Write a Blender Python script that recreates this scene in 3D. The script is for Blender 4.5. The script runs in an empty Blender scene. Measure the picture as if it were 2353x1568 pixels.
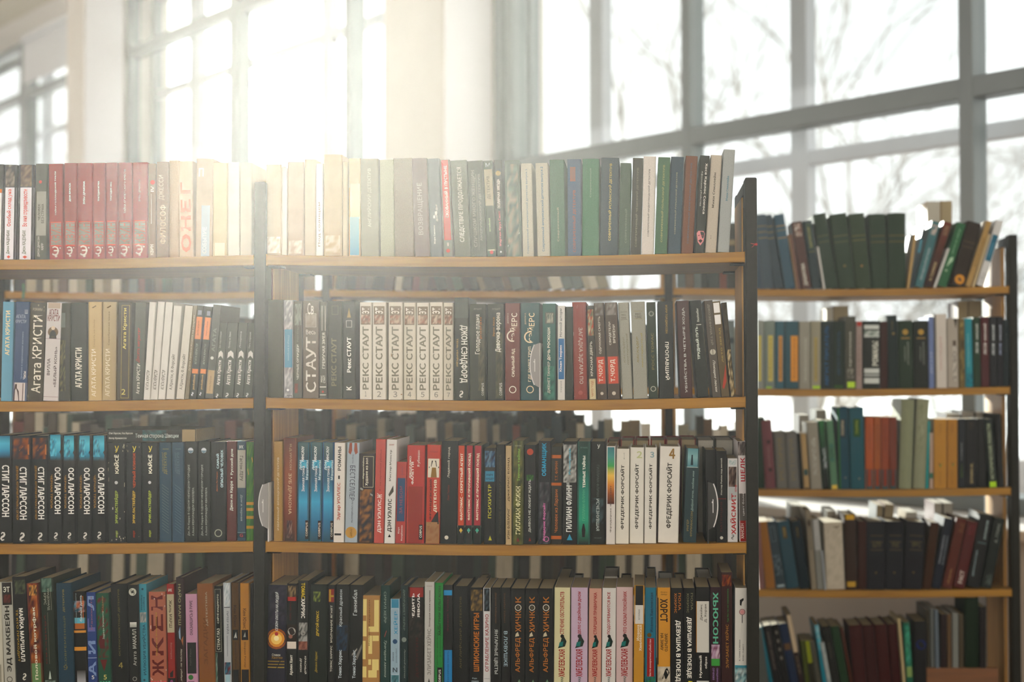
# Library bookcases in front of tall windows, low winter sun behind them.
import bpy, bmesh, math, random
from mathutils import Matrix, Vector
C = bpy.context.scene.collection
PI = math.pi

# ------------------------------------------------------------------ camera
# World: X along the bookcases, Y away from the reader, Z up, metres.
FPX, PX, PY, WD, HT = 3000.0, 1356.0, 784.0, 2353.0, 1568.0    # focal length and principal point of the photograph in its pixels
CAM = Vector((0.0, -2.73, 1.315))
CR = (Matrix.Rotation(math.radians(2.3), 3, 'Z') @ Matrix.Rotation(PI/2 + 0.0197, 3, 'X') @ Matrix.Rotation(-0.0029, 3, 'Z'))
cam = bpy.data.cameras.new('camera')
cam.sensor_width = 36.0
cam.lens = FPX/WD*36.0
cam.shift_x = -(PX - WD/2)/WD
cam.dof.use_dof = True
cam.dof.focus_distance = 2.74
cam.dof.aperture_fstop = 2.0
cam.clip_end = 500
camo = bpy.data.objects.new('camera', cam); C.objects.link(camo)
camo.matrix_world = Matrix.Translation(CAM) @ CR.to_4x4()
bpy.context.scene.camera = camo

def ray(px, py):
    return CR @ Vector(((px - PX)/FPX, -(py - PY)/FPX, -1.0))
def on_y(px, py, Y):                 # survey: where a sight line meets the plane y = Y
    d = ray(px, py); return CAM + d*((Y - CAM.y)/d.y)

# ------------------------------------------------------------------ light
S = bpy.context.scene
S.view_settings.view_transform = 'Standard'
try: S.view_settings.look = 'None'
except Exception: pass
S.view_settings.gamma = 1.0
S.view_settings.use_curve_mapping = False
S.view_settings.exposure = 0.0
cy = S.cycles
cy.max_bounces = 5; cy.diffuse_bounces = 3; cy.glossy_bounces = 2; cy.transmission_bounces = 2
cy.transparent_max_bounces = 12; cy.volume_bounces = 0
cy.caustics_reflective = False; cy.caustics_refractive = False
cy.sample_clamp_indirect = 4.0

SUN_DIR = ray(622, 190).normalized()          # towards the low sun
W = bpy.data.worlds.new('sky'); S.world = W; W.use_nodes = True
nt = W.node_tree; nt.nodes.clear()
def N(t, **k):
    n = nt.nodes.new(t)
    for a, v in k.items(): setattr(n, a, v)
    return n
tc = N('ShaderNodeTexCoord')
dot = N('ShaderNodeVectorMath', operation='DOT_PRODUCT'); dot.inputs[1].default_value = SUN_DIR
nt.links.new(tc.outputs['Generated'], dot.inputs[0])
mr = N('ShaderNodeMapRange'); mr.inputs['From Min'].default_value = -1; mr.inputs['From Max'].default_value = 1
mr.inputs['To Min'].default_value = 2.25
mr.inputs['To Max'].default_value = 1.6
nt.links.new(dot.outputs['Value'], mr.inputs['Value'])
mx = N('ShaderNodeMath', operation='MAXIMUM'); mx.inputs[1].default_value = 0.0
nt.links.new(dot.outputs['Value'], mx.inputs[0])
pw = N('ShaderNodeMath', operation='POWER'); pw.inputs[1].default_value = 900.0
nt.links.new(mx.outputs[0], pw.inputs[0])
ml = N('ShaderNodeMath', operation='MULTIPLY_ADD'); ml.inputs[1].default_value = 25.0
nt.links.new(pw.outputs[0], ml.inputs[0]); nt.links.new(mr.outputs[0], ml.inputs[2])
bg = N('ShaderNodeBackground'); bg.inputs['Color'].default_value = (1.0, 0.985, 0.965, 1)
nt.links.new(ml.outputs[0], bg.inputs['Strength'])
mcl = N('ShaderNodeMix', data_type='RGBA'); mcl.inputs[6].default_value = (1.0, 0.92, 0.81, 1); mcl.inputs[7].default_value = (1.0, 0.985, 0.975, 1)   # warmer away from the windows
mf = N('ShaderNodeMapRange'); mf.inputs['From Min'].default_value = -0.5; mf.inputs['From Max'].default_value = 0.5
nt.links.new(dot.outputs['Value'], mf.inputs['Value']); nt.links.new(mf.outputs[0], mcl.inputs[0]); nt.links.new(mcl.outputs[2], bg.inputs['Color'])
wo = N('ShaderNodeOutputWorld'); nt.links.new(bg.outputs[0], wo.inputs['Surface'])

sl = bpy.data.lights.new('sun', 'SUN'); sl.energy = 24.0; sl.angle = math.radians(1.2); sl.color = (1.0, 0.93, 0.83)
so = bpy.data.objects.new('sun', sl); C.objects.link(so)
so.rotation_euler = SUN_DIR.to_track_quat('Z', 'Y').to_euler()
so.location = CAM + SUN_DIR*60

# ------------------------------------------------------------------ materials
def lin(h):
    h = h.lstrip('#')
    if len(h) == 3: h = ''.join(c*2 for c in h)
    return tuple(((int(h[i:i+2], 16)/255.0 + 0.055)/1.055)**2.4 if int(h[i:i+2], 16) > 10 else int(h[i:i+2], 16)/255.0/12.92 for i in (0, 2, 4))
def ink(h):                           # pigment with the thin veil of glare taken off
    return tuple(max(0.003, x - 0.012)*1.06 for x in lin(h))
MATS = {}
def mat(name, hexcol, rough=0.5, vary=0.0, scale=60.0, spec=0.5, metal=0.0, bump=0.0, stretch=(1, 1, 1), col2=None):
    key = (name, hexcol, rough)
    if key in MATS: return MATS[key]
    m = bpy.data.materials.new(name); m.use_nodes = True
    t = m.node_tree; b = t.nodes['Principled BSDF']
    c = ink(hexcol) if name.startswith('cover') else lin(hexcol)
    b.inputs['Base Color'].default_value = (*c, 1); b.inputs['Roughness'].default_value = rough
    b.inputs['Specular IOR Level'].default_value = spec; b.inputs['Metallic'].default_value = metal
    if vary or bump:
        co = t.nodes.new('ShaderNodeTexCoord'); mp = t.nodes.new('ShaderNodeMapping'); mp.inputs['Scale'].default_value = stretch
        no = t.nodes.new('ShaderNodeTexNoise'); no.inputs['Scale'].default_value = scale; no.inputs['Detail'].default_value = 4
        t.links.new(co.outputs['Object'], mp.inputs['Vector']); t.links.new(mp.outputs[0], no.inputs['Vector'])
        if vary:
            mi = t.nodes.new('ShaderNodeMix'); mi.data_type = 'RGBA'
            c2 = lin(col2) if col2 else tuple(max(0, x*(1 - vary)) for x in c)
            mi.inputs[6].default_value = (*c, 1); mi.inputs[7].default_value = (*c2, 1)
            r = t.nodes.new('ShaderNodeMapRange'); r.inputs['From Min'].default_value = 0.35; r.inputs['From Max'].default_value = 0.68
            t.links.new(no.outputs['Fac'], r.inputs['Value']); t.links.new(r.outputs[0], mi.inputs[0]); t.links.new(mi.outputs[2], b.inputs['Base Color'])
        if bump:
            bp = t.nodes.new('ShaderNodeBump'); bp.inputs['Strength'].default_value = bump; bp.inputs['Distance'].default_value = 0.002
            t.links.new(no.outputs['Fac'], bp.inputs['Height']); t.links.new(bp.outputs[0], b.inputs['Normal'])
    MATS[key] = m
    return m
def print_mat():                      # printing ink: the colour of each mark is stored on its faces
    if 'ink' in MATS: return MATS['ink']
    m = bpy.data.materials.new('printed_ink'); m.use_nodes = True
    t = m.node_tree; b = t.nodes['Principled BSDF']; b.inputs['Roughness'].default_value = 0.5; b.inputs['Specular IOR Level'].default_value = 0.12
    a = t.nodes.new('ShaderNodeAttribute'); a.attribute_name = 'ink'
    t.links.new(a.outputs['Color'], b.inputs['Base Color'])
    MATS['ink'] = m
    return m
M_WOOD = mat('varnished_wood', '#a87a22', 0.5, 0.25, 9.0, stretch=(0.6, 9, 9), spec=0.25, col2='#8d6217', bump=0.04)
M_WOODP = mat('wood_panel', '#d3a052', 0.5, 0.2, 9.0, stretch=(9, 9, 0.6), col2='#b98640')
M_STEEL = mat('painted_steel', '#1d1c15', 0.5, 0.2, 120.0, bump=0.03, spec=0.12)
M_PAGE = mat('book_pages', '#a3936f', 0.8, 0.25, 300.0, stretch=(6, 1, 1))
M_PAGEW = mat('white_pages', '#b5b0a2', 0.8, 0.15, 300.0, stretch=(6, 1, 1))
M_PAINT = mat('white_paint', '#d3cfcb', 0.55, 0.06, 5.0)
M_WALL = mat('wall_plaster', '#cbc4bb', 0.85, 0.06, 3.0)
M_FRAME = mat('window_frame_paint', '#737b7e', 0.4, 0.06, 8.0)
M_FRAMO = mat('outer_frame_paint', '#bcbec6', 0.4, 0.06, 8.0)

# ------------------------------------------------------------------ helpers
def tag(o, label=None, cat=None, group=None, kind=None):
    if label: o['label'] = label
    if cat: o['category'] = cat
    if group: o['group'] = group
    if kind: o['kind'] = kind
    return o
def empty(name, loc, parent=None):
    o = bpy.data.objects.new(name, None); C.objects.link(o); o.location = loc; o.parent = parent
    o.empty_display_size = 0.02
    return o
class MB:
    def __init__(s): s.v = []; s.f = []; s.mi = []
    def quad_box(s, lo, hi, mi=0, xf=None):
        n = len(s.v)
        for z in (lo[2], hi[2]):
            for x, y in ((lo[0], lo[1]), (hi[0], lo[1]), (hi[0], hi[1]), (lo[0], hi[1])):
                p = Vector((x, y, z)); s.v.append(xf @ p if xf else p)
        for q in ((0, 3, 2, 1), (4, 5, 6, 7), (0, 1, 5, 4), (1, 2, 6, 5), (2, 3, 7, 6), (3, 0, 4, 7)):
            s.f.append([n + i for i in (q[::-1] if xf and xf.determinant() < 0 else q)]); s.mi.append(mi)
    def tube(s, a, b, ra, rb, n=6, mi=0):
        a, b = Vector(a), Vector(b); d = (b - a).normalized()
        u = d.orthogonal().normalized(); w = d.cross(u); k = len(s.v)
        for p, r in ((a, ra), (b, rb)):
            for i in range(n):
                t = 2*PI*i/n; s.v.append(p + (u*math.cos(t) + w*math.sin(t))*r)
        for i in range(n):
            j = (i + 1) % n; s.f.append([k + i, k + j, k + n + j, k + n + i]); s.mi.append(mi)
        s.f.append([k + i for i in reversed(range(n))]); s.mi.append(mi)
        s.f.append([k + n + i for i in range(n)]); s.mi.append(mi)
    def build(s, name, mats, parent=None, bevel=0.0, smooth=False):
        me = bpy.data.meshes.new(name); me.from_pydata([tuple(p) for p in s.v], [], s.f)
        for m in (mats if isinstance(mats, (list, tuple)) else [mats]): me.materials.append(m)
        for p, i in zip(me.polygons, s.mi): p.material_index = i; p.use_smooth = smooth
        o = bpy.data.objects.new(name, me); C.objects.link(o); o.parent = parent
        if bevel:
            b = o.modifiers.new('bevel', 'BEVEL'); b.width = bevel; b.segments = 2; b.limit_method = 'ANGLE'
        return o
def box(name, lo, hi, m, parent=None, bevel=0.0):
    b = MB(); b.quad_box(lo, hi); return b.build(name, m, parent, bevel)

# ------------------------------------------------------------------ setting: floor, ceiling, window wall
tag(box('floor', (-14, -9, -0.1), (8, 16, 0.0), mat('parquet', '#4f3a28', 0.45, 0.3, 4.0, stretch=(1, 8, 1))), kind='structure')
# the window wall runs at about 45 degrees to the bookcases; s along it (away to the far end), t outward, z up
YAW = math.radians(2.3)
def hv(x, y): return Vector((x*math.cos(YAW) - y*math.sin(YAW), x*math.sin(YAW) + y*math.cos(YAW), 0))
WA = math.radians(43.4)
WU = hv(-math.sin(WA), math.cos(WA)); WN = hv(math.cos(WA), math.sin(WA))
W0 = Vector((CAM.x, CAM.y, 0)) + hv((2267 - PX)/FPX*4.6, 4.6)
def wp(s, t, z): return W0 + WU*s + WN*t + Vector((0, 0, z))
WM = Matrix(((WU.x, WN.x, 0, W0.x), (WU.y, WN.y, 0, W0.y), (0, 0, 1, 0), (0, 0, 0, 1)))
def s_at(px, t=0.0):
    d = ray(px, 843); o = CAM - W0
    k = (t - o.dot(WN))/d.dot(WN); return (o + d*k).dot(WU)
def z_at(px, py, t=0.0):
    d = ray(px, py); o = CAM - W0
    k = (t - o.dot(WN))/d.dot(WN); return (CAM + d*k).z
CEIL = 4.28
TI = -0.35                                  # inner face of the wall; the inner sashes stand at t = 0
sA, sB, sC, sD = s_at(1020, TI), s_at(883, TI), s_at(190, TI), s_at(150, TI)
OPEN = [(-2.6, sA), (sB, sC), (sD, sD + 3.9)]
HEAD, SILL = 4.12, 0.80
def wbox(b, s0, s1, t0, t1, z0, z1, mi=0): b.quad_box((s0, t0, z0), (s1, t1, z1), mi, WM)
b = MB()
wbox(b, -3.2, -2.6, TI, 0.3, 0, CEIL); wbox(b, sA, sB, TI, 0.3, 0, CEIL); wbox(b, sC, sD, TI, 0.3, 0, CEIL); wbox(b, sD + 3.9, 14, TI, 0.3, 0, CEIL)
wbox(b, -10, -3.2, TI, 0.3, 0, 1.15)  # unseen low stretch, added to hold back low sky light
for s0, s1 in OPEN:
    wbox(b, s0, s1, TI, 0.3, 0, SILL - 0.03); wbox(b, s0, s1, TI, 0.3, HEAD, CEIL)
tag(b.build('wall_back', M_WALL), kind='structure')
b = MB(); wbox(b, -10, 14, -7.2, -7.0, 0, 1.15)                # unseen low wall, added to block sky light near the floor
tag(b.build('wall_low_blocker', M_WALL), kind='structure')
b = MB(); wbox(b, -6, 14, -7.0, 0.28, CEIL + 0.001, CEIL + 0.2)
tag(b.build('ceiling', mat('ceiling_paint', '#b9b29c', 0.9)), kind='structure')
b = MB(); wbox(b, -6, 14, TI - 0.28, TI, CEIL - 0.16, CEIL)
tag(b.build('trim_1', mat('cornice_paint', '#b5ad97', 0.9)), kind='structure')
def glass():
    m = bpy.data.materials.new('window_glass'); m.use_nodes = True; t = m.node_tree
    t.nodes.remove(t.nodes['Principled BSDF'])
    tr = t.nodes.new('ShaderNodeBsdfTransparent'); tr.inputs[0].default_value = (0.95, 0.97, 0.97, 1)
    gl = t.nodes.new('ShaderNodeBsdfGlossy'); gl.inputs['Roughness'].default_value = 0.02
    mi = t.nodes.new('ShaderNodeMixShader'); mi.inputs[0].default_value = 0.05
    t.links.new(tr.outputs[0], mi.inputs[1]); t.links.new(gl.outputs[0], mi.inputs[2])
    t.links.new(mi.outputs[0], t.nodes['Material Output'].inputs['Surface'])
    return m
GL = glass()
def window(n, s0, s1, inner, outer, zi, zo, jambs=()):
    root = tag(empty('window_%d' % n, wp(s0, 0, SILL)), kind='structure')
    inv = Matrix.Translation(-root.location)
    def part(b, name, m, bev=0.006):
        o = b.build(name, m, root, bev); o.data.transform(inv); return tag(o, kind='structure')
    b = MB()                                 # frames of the two sashes
    for t0, t1, e in ((-0.04, 0.05, 0.06), (0.16, 0.23, 0.05)):
        wbox(b, s0, s0 + e, t0, t1, SILL, HEAD); wbox(b, s1 - e, s1, t0, t1, SILL, HEAD)
        wbox(b, s0 + e, s1 - e, t0, t1, SILL, SILL + e); wbox(b, s0 + e, s1 - e, t0, t1, HEAD - e, HEAD)
    part(b, 'window_frame', M_FRAME)
    for s_, w in inner:
        b = MB(); wbox(b, s_ - w/2, s_ + w/2, -0.05, 0.05, SILL + 0.06, HEAD - 0.06); part(b, 'mullion', M_FRAME)
    for s_, w in outer:
        b = MB(); wbox(b, s_ - w/2, s_ + w/2, 0.16, 0.23, SILL + 0.05, HEAD - 0.05); part(b, 'mullion', M_FRAMO)
    for z, w in zi:
        b = MB(); wbox(b, s0 + 0.06, s1 - 0.06, -0.045, 0.045, z - w/2, z + w/2); part(b, 'transom', M_FRAME)
    for z, w in zo:
        b = MB(); wbox(b, s0 + 0.05, s1 - 0.05, 0.165, 0.225, z - w/2, z + w/2); part(b, 'transom', M_FRAMO)
    for t in (0.0, 0.195):
        b = MB(); wbox(b, s0 + 0.03, s1 - 0.03, t - 0.002, t + 0.002, SILL + 0.03, HEAD - 0.03); part(b, 'pane', GL, 0)
    b = MB(); wbox(b, s0, s1, TI - 0.06, 0.02, SILL - 0.035, SILL); part(b, 'window_sill', M_PAINT)
    return root
b = MB()
for s_, sd in ((sA, -1), (sC, -1), (sB, 1), (sD, 1)):          # added slabs of lighter paint imitate window light on the reveals
    a, c = sorted((s_, s_ + sd*0.012)); wbox(b, a, c, TI + 0.004, -0.06, SILL, HEAD)
tag(b.build('lit_reveal_slab', mat('lit_reveal_paint', '#e3e0e4', 0.6)), kind='structure')
def ms(px0, px1, t): a, c = s_at(px0, t), s_at(px1, t); return ((a + c)/2, abs(a - c))
ZI = [(2.30, 0.075), (3.655, 0.075)]
ZO = [(2.175, 0.06), (3.37, 0.06)]
window(1, OPEN[0][0], OPEN[0][1], [ms(1567, 1586, -0.05), ms(2207, 2240, -0.05), ms(1163, 1178, -0.05)],
       [ms(1355, 1385, 0.16), ms(1819, 1856, 0.16)], ZI, ZO)
window(2, OPEN[1][0], OPEN[1][1], [ms(523, 545, -0.05), ms(789, 806, -0.05)], [ms(432, 452, 0.16), ms(736, 756, 0.16)], ZI, ZO)
window(3, OPEN[2][0], OPEN[2][1], [ms(40, 57, -0.05)], [ms(91, 103, 0.16)], ZI, ZO)
b = MB(); wbox(b, sD + 0.05, s_at(53, -0.08), -0.09, -0.083, 3.72, HEAD); wbox(b, sD + 0.05, s_at(53, -0.08), -0.12, -0.07, HEAD - 0.05, HEAD)
o = tag(b.build('roller_blind', mat('blind_cloth', '#b9bcc0', 0.8)), 'grey roller blind pulled partly down inside the farthest tall window', 'blind')
# ------------------------------------------------------------------ outdoors: snow and bare trees
b = MB(); wbox(b, -40, 70, 0.35, 90, -1.2, -1.0)
tag(b.build('ground', mat('snow', '#dfe3e8', 0.9, 0.1, 0.5)), kind='structure')
M_BARK = mat('tree_bark', '#8f8a85', 0.9, 0.3, 6.0)
def bare_tree(s, t, h, seed, label, spread=0.62, dense=5, r0=0.10):
    rnd = random.Random(seed); r0 *= .62
    d_ = ray(s, 843); root = tag(empty('bare_tree', Vector((CAM.x, CAM.y, -1.0)) + Vector((d_.x, d_.y, 0))*t), label, 'tree', 'bare trees beyond the windows')
    tr, br = MB(), MB()
    def grow(p, d, L, r, depth):
        m = tr if depth == 0 else br
        n = 3; q = p
        for i in range(n):
            d2 = (d + Vector((rnd.gauss(0, .16), rnd.gauss(0, .16), rnd.gauss(0.03, .10)))).normalized()
            e = q + d2*(L/n)
            m.tube(q, e, r*(1 - .25*i/n), r*(1 - .25*(i + 1)/n), 6 if depth < 2 else 4)
            q, d = e, d2
        if depth >= dense: return
        k = rnd.choice((2, 3, 3)) if depth else 4
        for i in range(k):
            a = rnd.uniform(0, 2*PI); sp = rnd.uniform(.6, 1.3)*spread
            u = d.orthogonal().normalized(); w = d.cross(u)
            nd = (d*math.cos(sp) + (u*math.cos(a) + w*math.sin(a))*math.sin(sp)).normalized()
            grow(q if i < 2 else p + (q - p)*rnd.uniform(.5, .9), nd, L*rnd.uniform(.62, .8), r*.62, depth + 1)
    grow(Vector((0, 0, 0)), Vector((0, 0, 1)), h*.32, r0, 0)
    tr.build('trunk', M_BARK, root); br.build('branches', M_BARK, root)
bare_tree(1850, 14, 6.6, 4, 'bare tree with a leaning limb outside the large clear window', .75, 5, .10)
bare_tree(1402, 13, 9.0, 9, 'slim bare tree showing beside the first wide mullion of the large window', .35, 3, .07)
bare_tree(1935, 15, 10.0, 15, 'tall straight bare tree in the middle pane of the large window', .4, 4, .08)
bare_tree(1800, 19, 5.6, 23, 'bushy bare tree low over the shoulder of the rear bookcase', .85, 7, .08)
bare_tree(2060, 21, 5.8, 31, 'bushy bare tree with a wide crown over the five green volumes', .9, 7, .09)
bare_tree(2330, 18, 6.5, 37, 'bare tree beyond the last pane past the thick grey mullion', .8, 7, .09)
bare_tree(2200, 26, 6.4, 40, 'distant bare tree with a low crown beside the thick grey mullion', .85, 7, .10)
bare_tree(75, 26, 9.0, 43, 'bare tree outside the farthest window with the roller blind', .7, 6, .11)
# ------------------------------------------------------------------ the two bookcases
SH = {k: 1.251 + (2 - k)*0.303 for k in range(1, 7)}      # shelf tops
TH, DEP, SAG = 0.0215, 0.31, 0.007
YA, YB = 0.0, 1.24
LOWER = {}
def shelf_z(case, k, X):
    z = SH[k]
    for xa, xb in BAYS[case]:
        if xa - 0.03 <= X <= xb + 0.03:
            t = min(1, max(0, (X - xa)/(xb - xa))); z -= SAG*math.sin(PI*t)
    return z
def xa_(px): return on_y(px, 914, YA).x
def xb_(px): return on_y(px, 893, YB).x
PW = 0.0245
pA = [xa_(597) - 1.033, xa_(597), xa_(1728)]; pA.append(None)
pB = [xb_(748) - 1.017, xb_(748), xb_(1537.5), xb_(2331)]
BAYS = {'A': [(pA[0], pA[1]), (pA[1], pA[2])], 'B': [(pB[0], pB[1]), (pB[1], pB[2]), (pB[2], pB[3])]}
def bookcase(name, label, posts, Y, top):
    root = tag(empty(name, (posts[0], Y, 0)), label, 'bookcase')
    X0 = posts[0]
    for i, x in enumerate(posts):
        x -= X0
        for y0, y1 in ((-0.004, 0.045), (DEP - 0.035, DEP + 0.004)):
            box('steel_post', (x - PW/2, y0, 0), (x + PW/2, y1, top), M_STEEL, root, 0.003)
        box('cross_rail', (x - PW/2, 0.046, top - 0.03), (x + PW/2, DEP - 0.036, top - 0.004), M_STEEL, root, 0.002)
        box('cross_rail', (x - PW/2, 0.046, 0.06), (x + PW/2, DEP - 0.036, 0.09), M_STEEL, root, 0.002)
        for sd in (-1, 1):
            if (i == 0 and sd < 0) or (i == len(posts) - 1 and sd > 0): continue
            a, c = sorted((x + sd*(PW/2 + 0.0005), x + sd*(PW/2 + (0.011 if Y > .5 else 0.004))))
            box('side_panel', (a, 0.05, 0.04), (c, DEP - 0.06, top - 0.035), M_WOODP, root, 0.001)
    for i in range(len(posts) - 1):
        a, c = posts[i] - X0 + PW/2 + 0.001, posts[i + 1] - X0 - PW/2 - 0.001
        for k, z in SH.items():
            m = MB(); n = 16
            for j in range(n + 1):
                t = j/n; x = a + (c - a)*t; dz = -SAG*math.sin(PI*t)
                for y, zz in ((0.0, z - TH), (0.0, z), (DEP, z), (DEP, z - TH)): m.v.append(Vector((x, y, zz + dz)))
            for j in range(n):
                for q in range(4):
                    r = (q + 1) % 4; m.f.append([j*4 + q, j*4 + r, j*4 + 4 + r, j*4 + 4 + q][::-1]); m.mi.append(0)
            m.f.append([0, 1, 2, 3][::-1]); m.f.append([n*4 + q for q in (0, 1, 2, 3)]); m.mi += [0, 0]
            s = m.build('shelf', M_WOOD, root, 0.0015)
            for xx, sd in ((a, 1), (c, -1)):
                lo, hi = sorted((xx, xx + sd*0.028))
                for y0, y1 in ((0.012, 0.05), (DEP - 0.055, DEP - 0.01)):
                    box('shelf_bracket', (lo, y0, z - TH - 0.0045), (hi, y1, z - TH - 0.0005), M_STEEL, s)
    return root
bookcase('bookcase', 'nearer double-sided bookcase with dark steel posts and sagging wooden shelves', pA[:3], YA, SH[1] + 0.155)
bookcase('bookcase', 'farther bookcase of dark posts and wooden shelves standing before the windows', pB, YB, SH[1] + 0.155)
# ------------------------------------------------------------------ books
_FONT = {}
try:                                  # lettering in the Cyrillic face that ships inside Blender
    import os
    FACE = bpy.data.fonts.load(os.path.join(bpy.utils.system_resource('DATAFILES', path='fonts'), 'Noto Sans CJK Regular.woff2'))
except Exception:
    FACE = None
def text_polys(txt, bold, shear):
    k = (txt, bold, shear)
    if k not in _FONT:
        c = bpy.data.curves.new('lettering', 'FONT'); c.body = txt; c.resolution_u = 2; c.offset = bold; c.shear = shear
        if FACE: c.font = FACE
        o = bpy.data.objects.new('lettering', c); m = bpy.data.meshes.new_from_object(o)
        vs = [(v.co.x, v.co.y) for v in m.vertices]; fs = [list(p.vertices) for p in m.polygons]
        bpy.data.objects.remove(o); bpy.data.curves.remove(c); bpy.data.meshes.remove(m)
        x0, x1 = min(v[0] for v in vs), max(v[0] for v in vs); y0, y1 = min(v[1] for v in vs), max(v[1] for v in vs)
        _FONT[k] = ([((x - x0)/(x1 - x0), (y - y0)/(y1 - y0)) for x, y in vs], fs)
    return _FONT[k]
class Spine:
    """Collects the printing of one spine in u (0..1 across) and v (0..1 up)."""
    def __init__(s): s.p = []; s.f = []; s.c = []; s.l = 0
    def add(s, pts, faces, cols):
        n = len(s.p); s.l += 1
        s.p += [(min(.995, max(.005, u)), min(.997, max(.003, v)), s.l) for u, v in pts]
        for f in faces: s.f.append([n + i for i in f])
        if len(cols) == len(pts): s.c += list(cols)
        else: s.c += [cols[0]]*len(pts)
    def grid(s, u0, v0, u1, v1, nu, nv, fn):
        pts = [(u0 + (u1 - u0)*i/nu, v0 + (v1 - v0)*j/nv) for j in range(nv + 1) for i in range(nu + 1)]
        fs = [[j*(nu + 1) + i, j*(nu + 1) + i + 1, (j + 1)*(nu + 1) + i + 1, (j + 1)*(nu + 1) + i] for j in range(nv) for i in range(nu)]
        s.add(pts, fs, [fn(i/nu, j/nv) for j in range(nv + 1) for i in range(nu + 1)])
def mixc(a, b, t): return tuple(x + (y - x)*t for x, y in zip(a, b))
def draw(sp, items, w, h, rnd):
    for it in items.split(';'):
        a = [q.strip() for q in it.strip().split('|')]
        k = a[0]
        if not k: continue
        if k[0] in 'udh':                    # lettering: up, down, across
            txt, col = a[1], ink(a[-1]); bold = 0.0105 if 'b' in k else (0.0 if 't' in k else 0.005); sh = 0.35 if 's' in k else 0
            vs, fs = text_polys(txt, bold, sh); f = [float(x) for x in a[2:-1]]
            if k[0] == 'h':
                cu, cv, fw, fh = f; fw *= .45 if txt == '1' else 1; pts = [(cu + (x - .5)*fw, cv + (y - .5)*fh*w/h) for x, y in vs]
            else:
                cu, v0, v1, sz = f
                if k[0] == 'u': pts = [(cu - (y - .5)*sz, v0 + x*(v1 - v0)) for x, y in vs]
                else: pts = [(cu + (y - .5)*sz, v1 - x*(v1 - v0)) for x, y in vs]
            sp.add(pts, fs, [col])
        elif k == 'p':                       # panel
            u0, v0, u1, v1 = map(float, a[1:5]); c = ink(a[5]); sp.grid(u0, v0, u1, v1, 6, 1, lambda i, j: c)
        elif k == 'g':                       # printed colour blend
            u0, v0, u1, v1 = map(float, a[1:5]); cs = [ink(x) for x in a[5:]]; n = len(cs) - 1
            def fn(i, j):
                q = min(n - 1, int(j*n)); return mixc(cs[q], cs[q + 1], j*n - q)
            sp.grid(u0, v0, u1, v1, 6, max(2, n*2), fn)
        elif k == 'k':                       # printed picture, mottled
            u0, v0, u1, v1 = map(float, a[1:5]); cs = [ink(x) for x in a[5:]]
            ny = max(4, min(18, int((v1 - v0)*h/0.006)))
            tab = {}
            def fn(i, j):
                return tab.setdefault((round(i, 3), round(j, 3)), mixc(rnd.choice(cs), rnd.choice(cs), rnd.random()*.5))
            sp.grid(u0, v0, u1, v1, 6, ny, fn)
        elif k in 'or':                      # disc, ring
            cu, cv, r = map(float, a[1:4]); c = ink(a[4]); n = 16; q = w/h
            o = [(cu + r*math.cos(2*PI*i/n), cv + r*q*math.sin(2*PI*i/n)) for i in range(n)]
            if k == 'o': sp.add(o, [list(range(n))], [c])
            else:
                i_ = [(cu + .78*r*math.cos(2*PI*i/n), cv + .78*r*q*math.sin(2*PI*i/n)) for i in range(n)]
                sp.add(o + i_, [[i, (i + 1) % n, n + (i + 1) % n, n + i] for i in range(n)], [c])
        elif k == 'y':                       # drawn outline
            c = ink(a[-1]); f = [float(x) for x in a[1:-1]]; pts = list(zip(f[::2], f[1::2]))
            sp.add(pts, [list(range(len(pts)))], [c])
        elif k == 'e':                       # the publisher's small swirl
            cu, cv, r = map(float, a[1:4]); c = ink(a[4]); q = w/h
            ln = [(-.35, .55), (-.1, .9), (.3, .8), (.42, .4), (.2, .05), (-.25, -.2), (-.42, -.55), (-.15, -.9), (.35, -.75)]
            P = [(x*r, y*r) for x, y in ln]; pts = []
            for i, (x, y) in enumerate(P):
                x0, y0 = P[max(0, i - 1)]; x1, y1 = P[min(len(P) - 1, i + 1)]; L = math.hypot(x1 - x0, y1 - y0); t = r*.16*(.5 + math.sin(PI*(i + .3)/9))
                for g in (-1, 1): pts.append((cu + x - g*t*(y1 - y0)/L, cv + (y + g*t*(x1 - x0)/L)*q))
            sp.add(pts, [[2*i, 2*i + 1, 2*i + 3, 2*i + 2][::-1] for i in range(len(P) - 1)], [c])
        elif k == 'f':                       # thin frame line
            u0, v0, u1, v1 = map(float, a[1:5]); c = ink(a[5]); e = .03; q = e*w/h
            for b in ((u0, v0, u1, v0 + q), (u0, v1 - q, u1, v1), (u0, v0, u0 + e, v1), (u1 - e, v0, u1, v1)):
                sp.grid(*b, 2, 1, lambda i, j: c)
        elif k == 'w':                       # wear: pale scuffs along the edges
            c = ink(a[1])
            for q in range(int(a[2])):
                u = rnd.choice((rnd.uniform(.0, .1), rnd.uniform(.88, .98), rnd.random()*.9)); v = rnd.choice((rnd.uniform(0, .06), rnd.uniform(.9, .97), rnd.random()*.9))
                dv = rnd.uniform(.01, .05) if .1 < v < .88 else rnd.uniform(.005, .02)
                sp.grid(u, v, min(1, u + rnd.uniform(.02, .09)), min(1, v + dv), 2, 1, lambda i, j: c)
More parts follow.
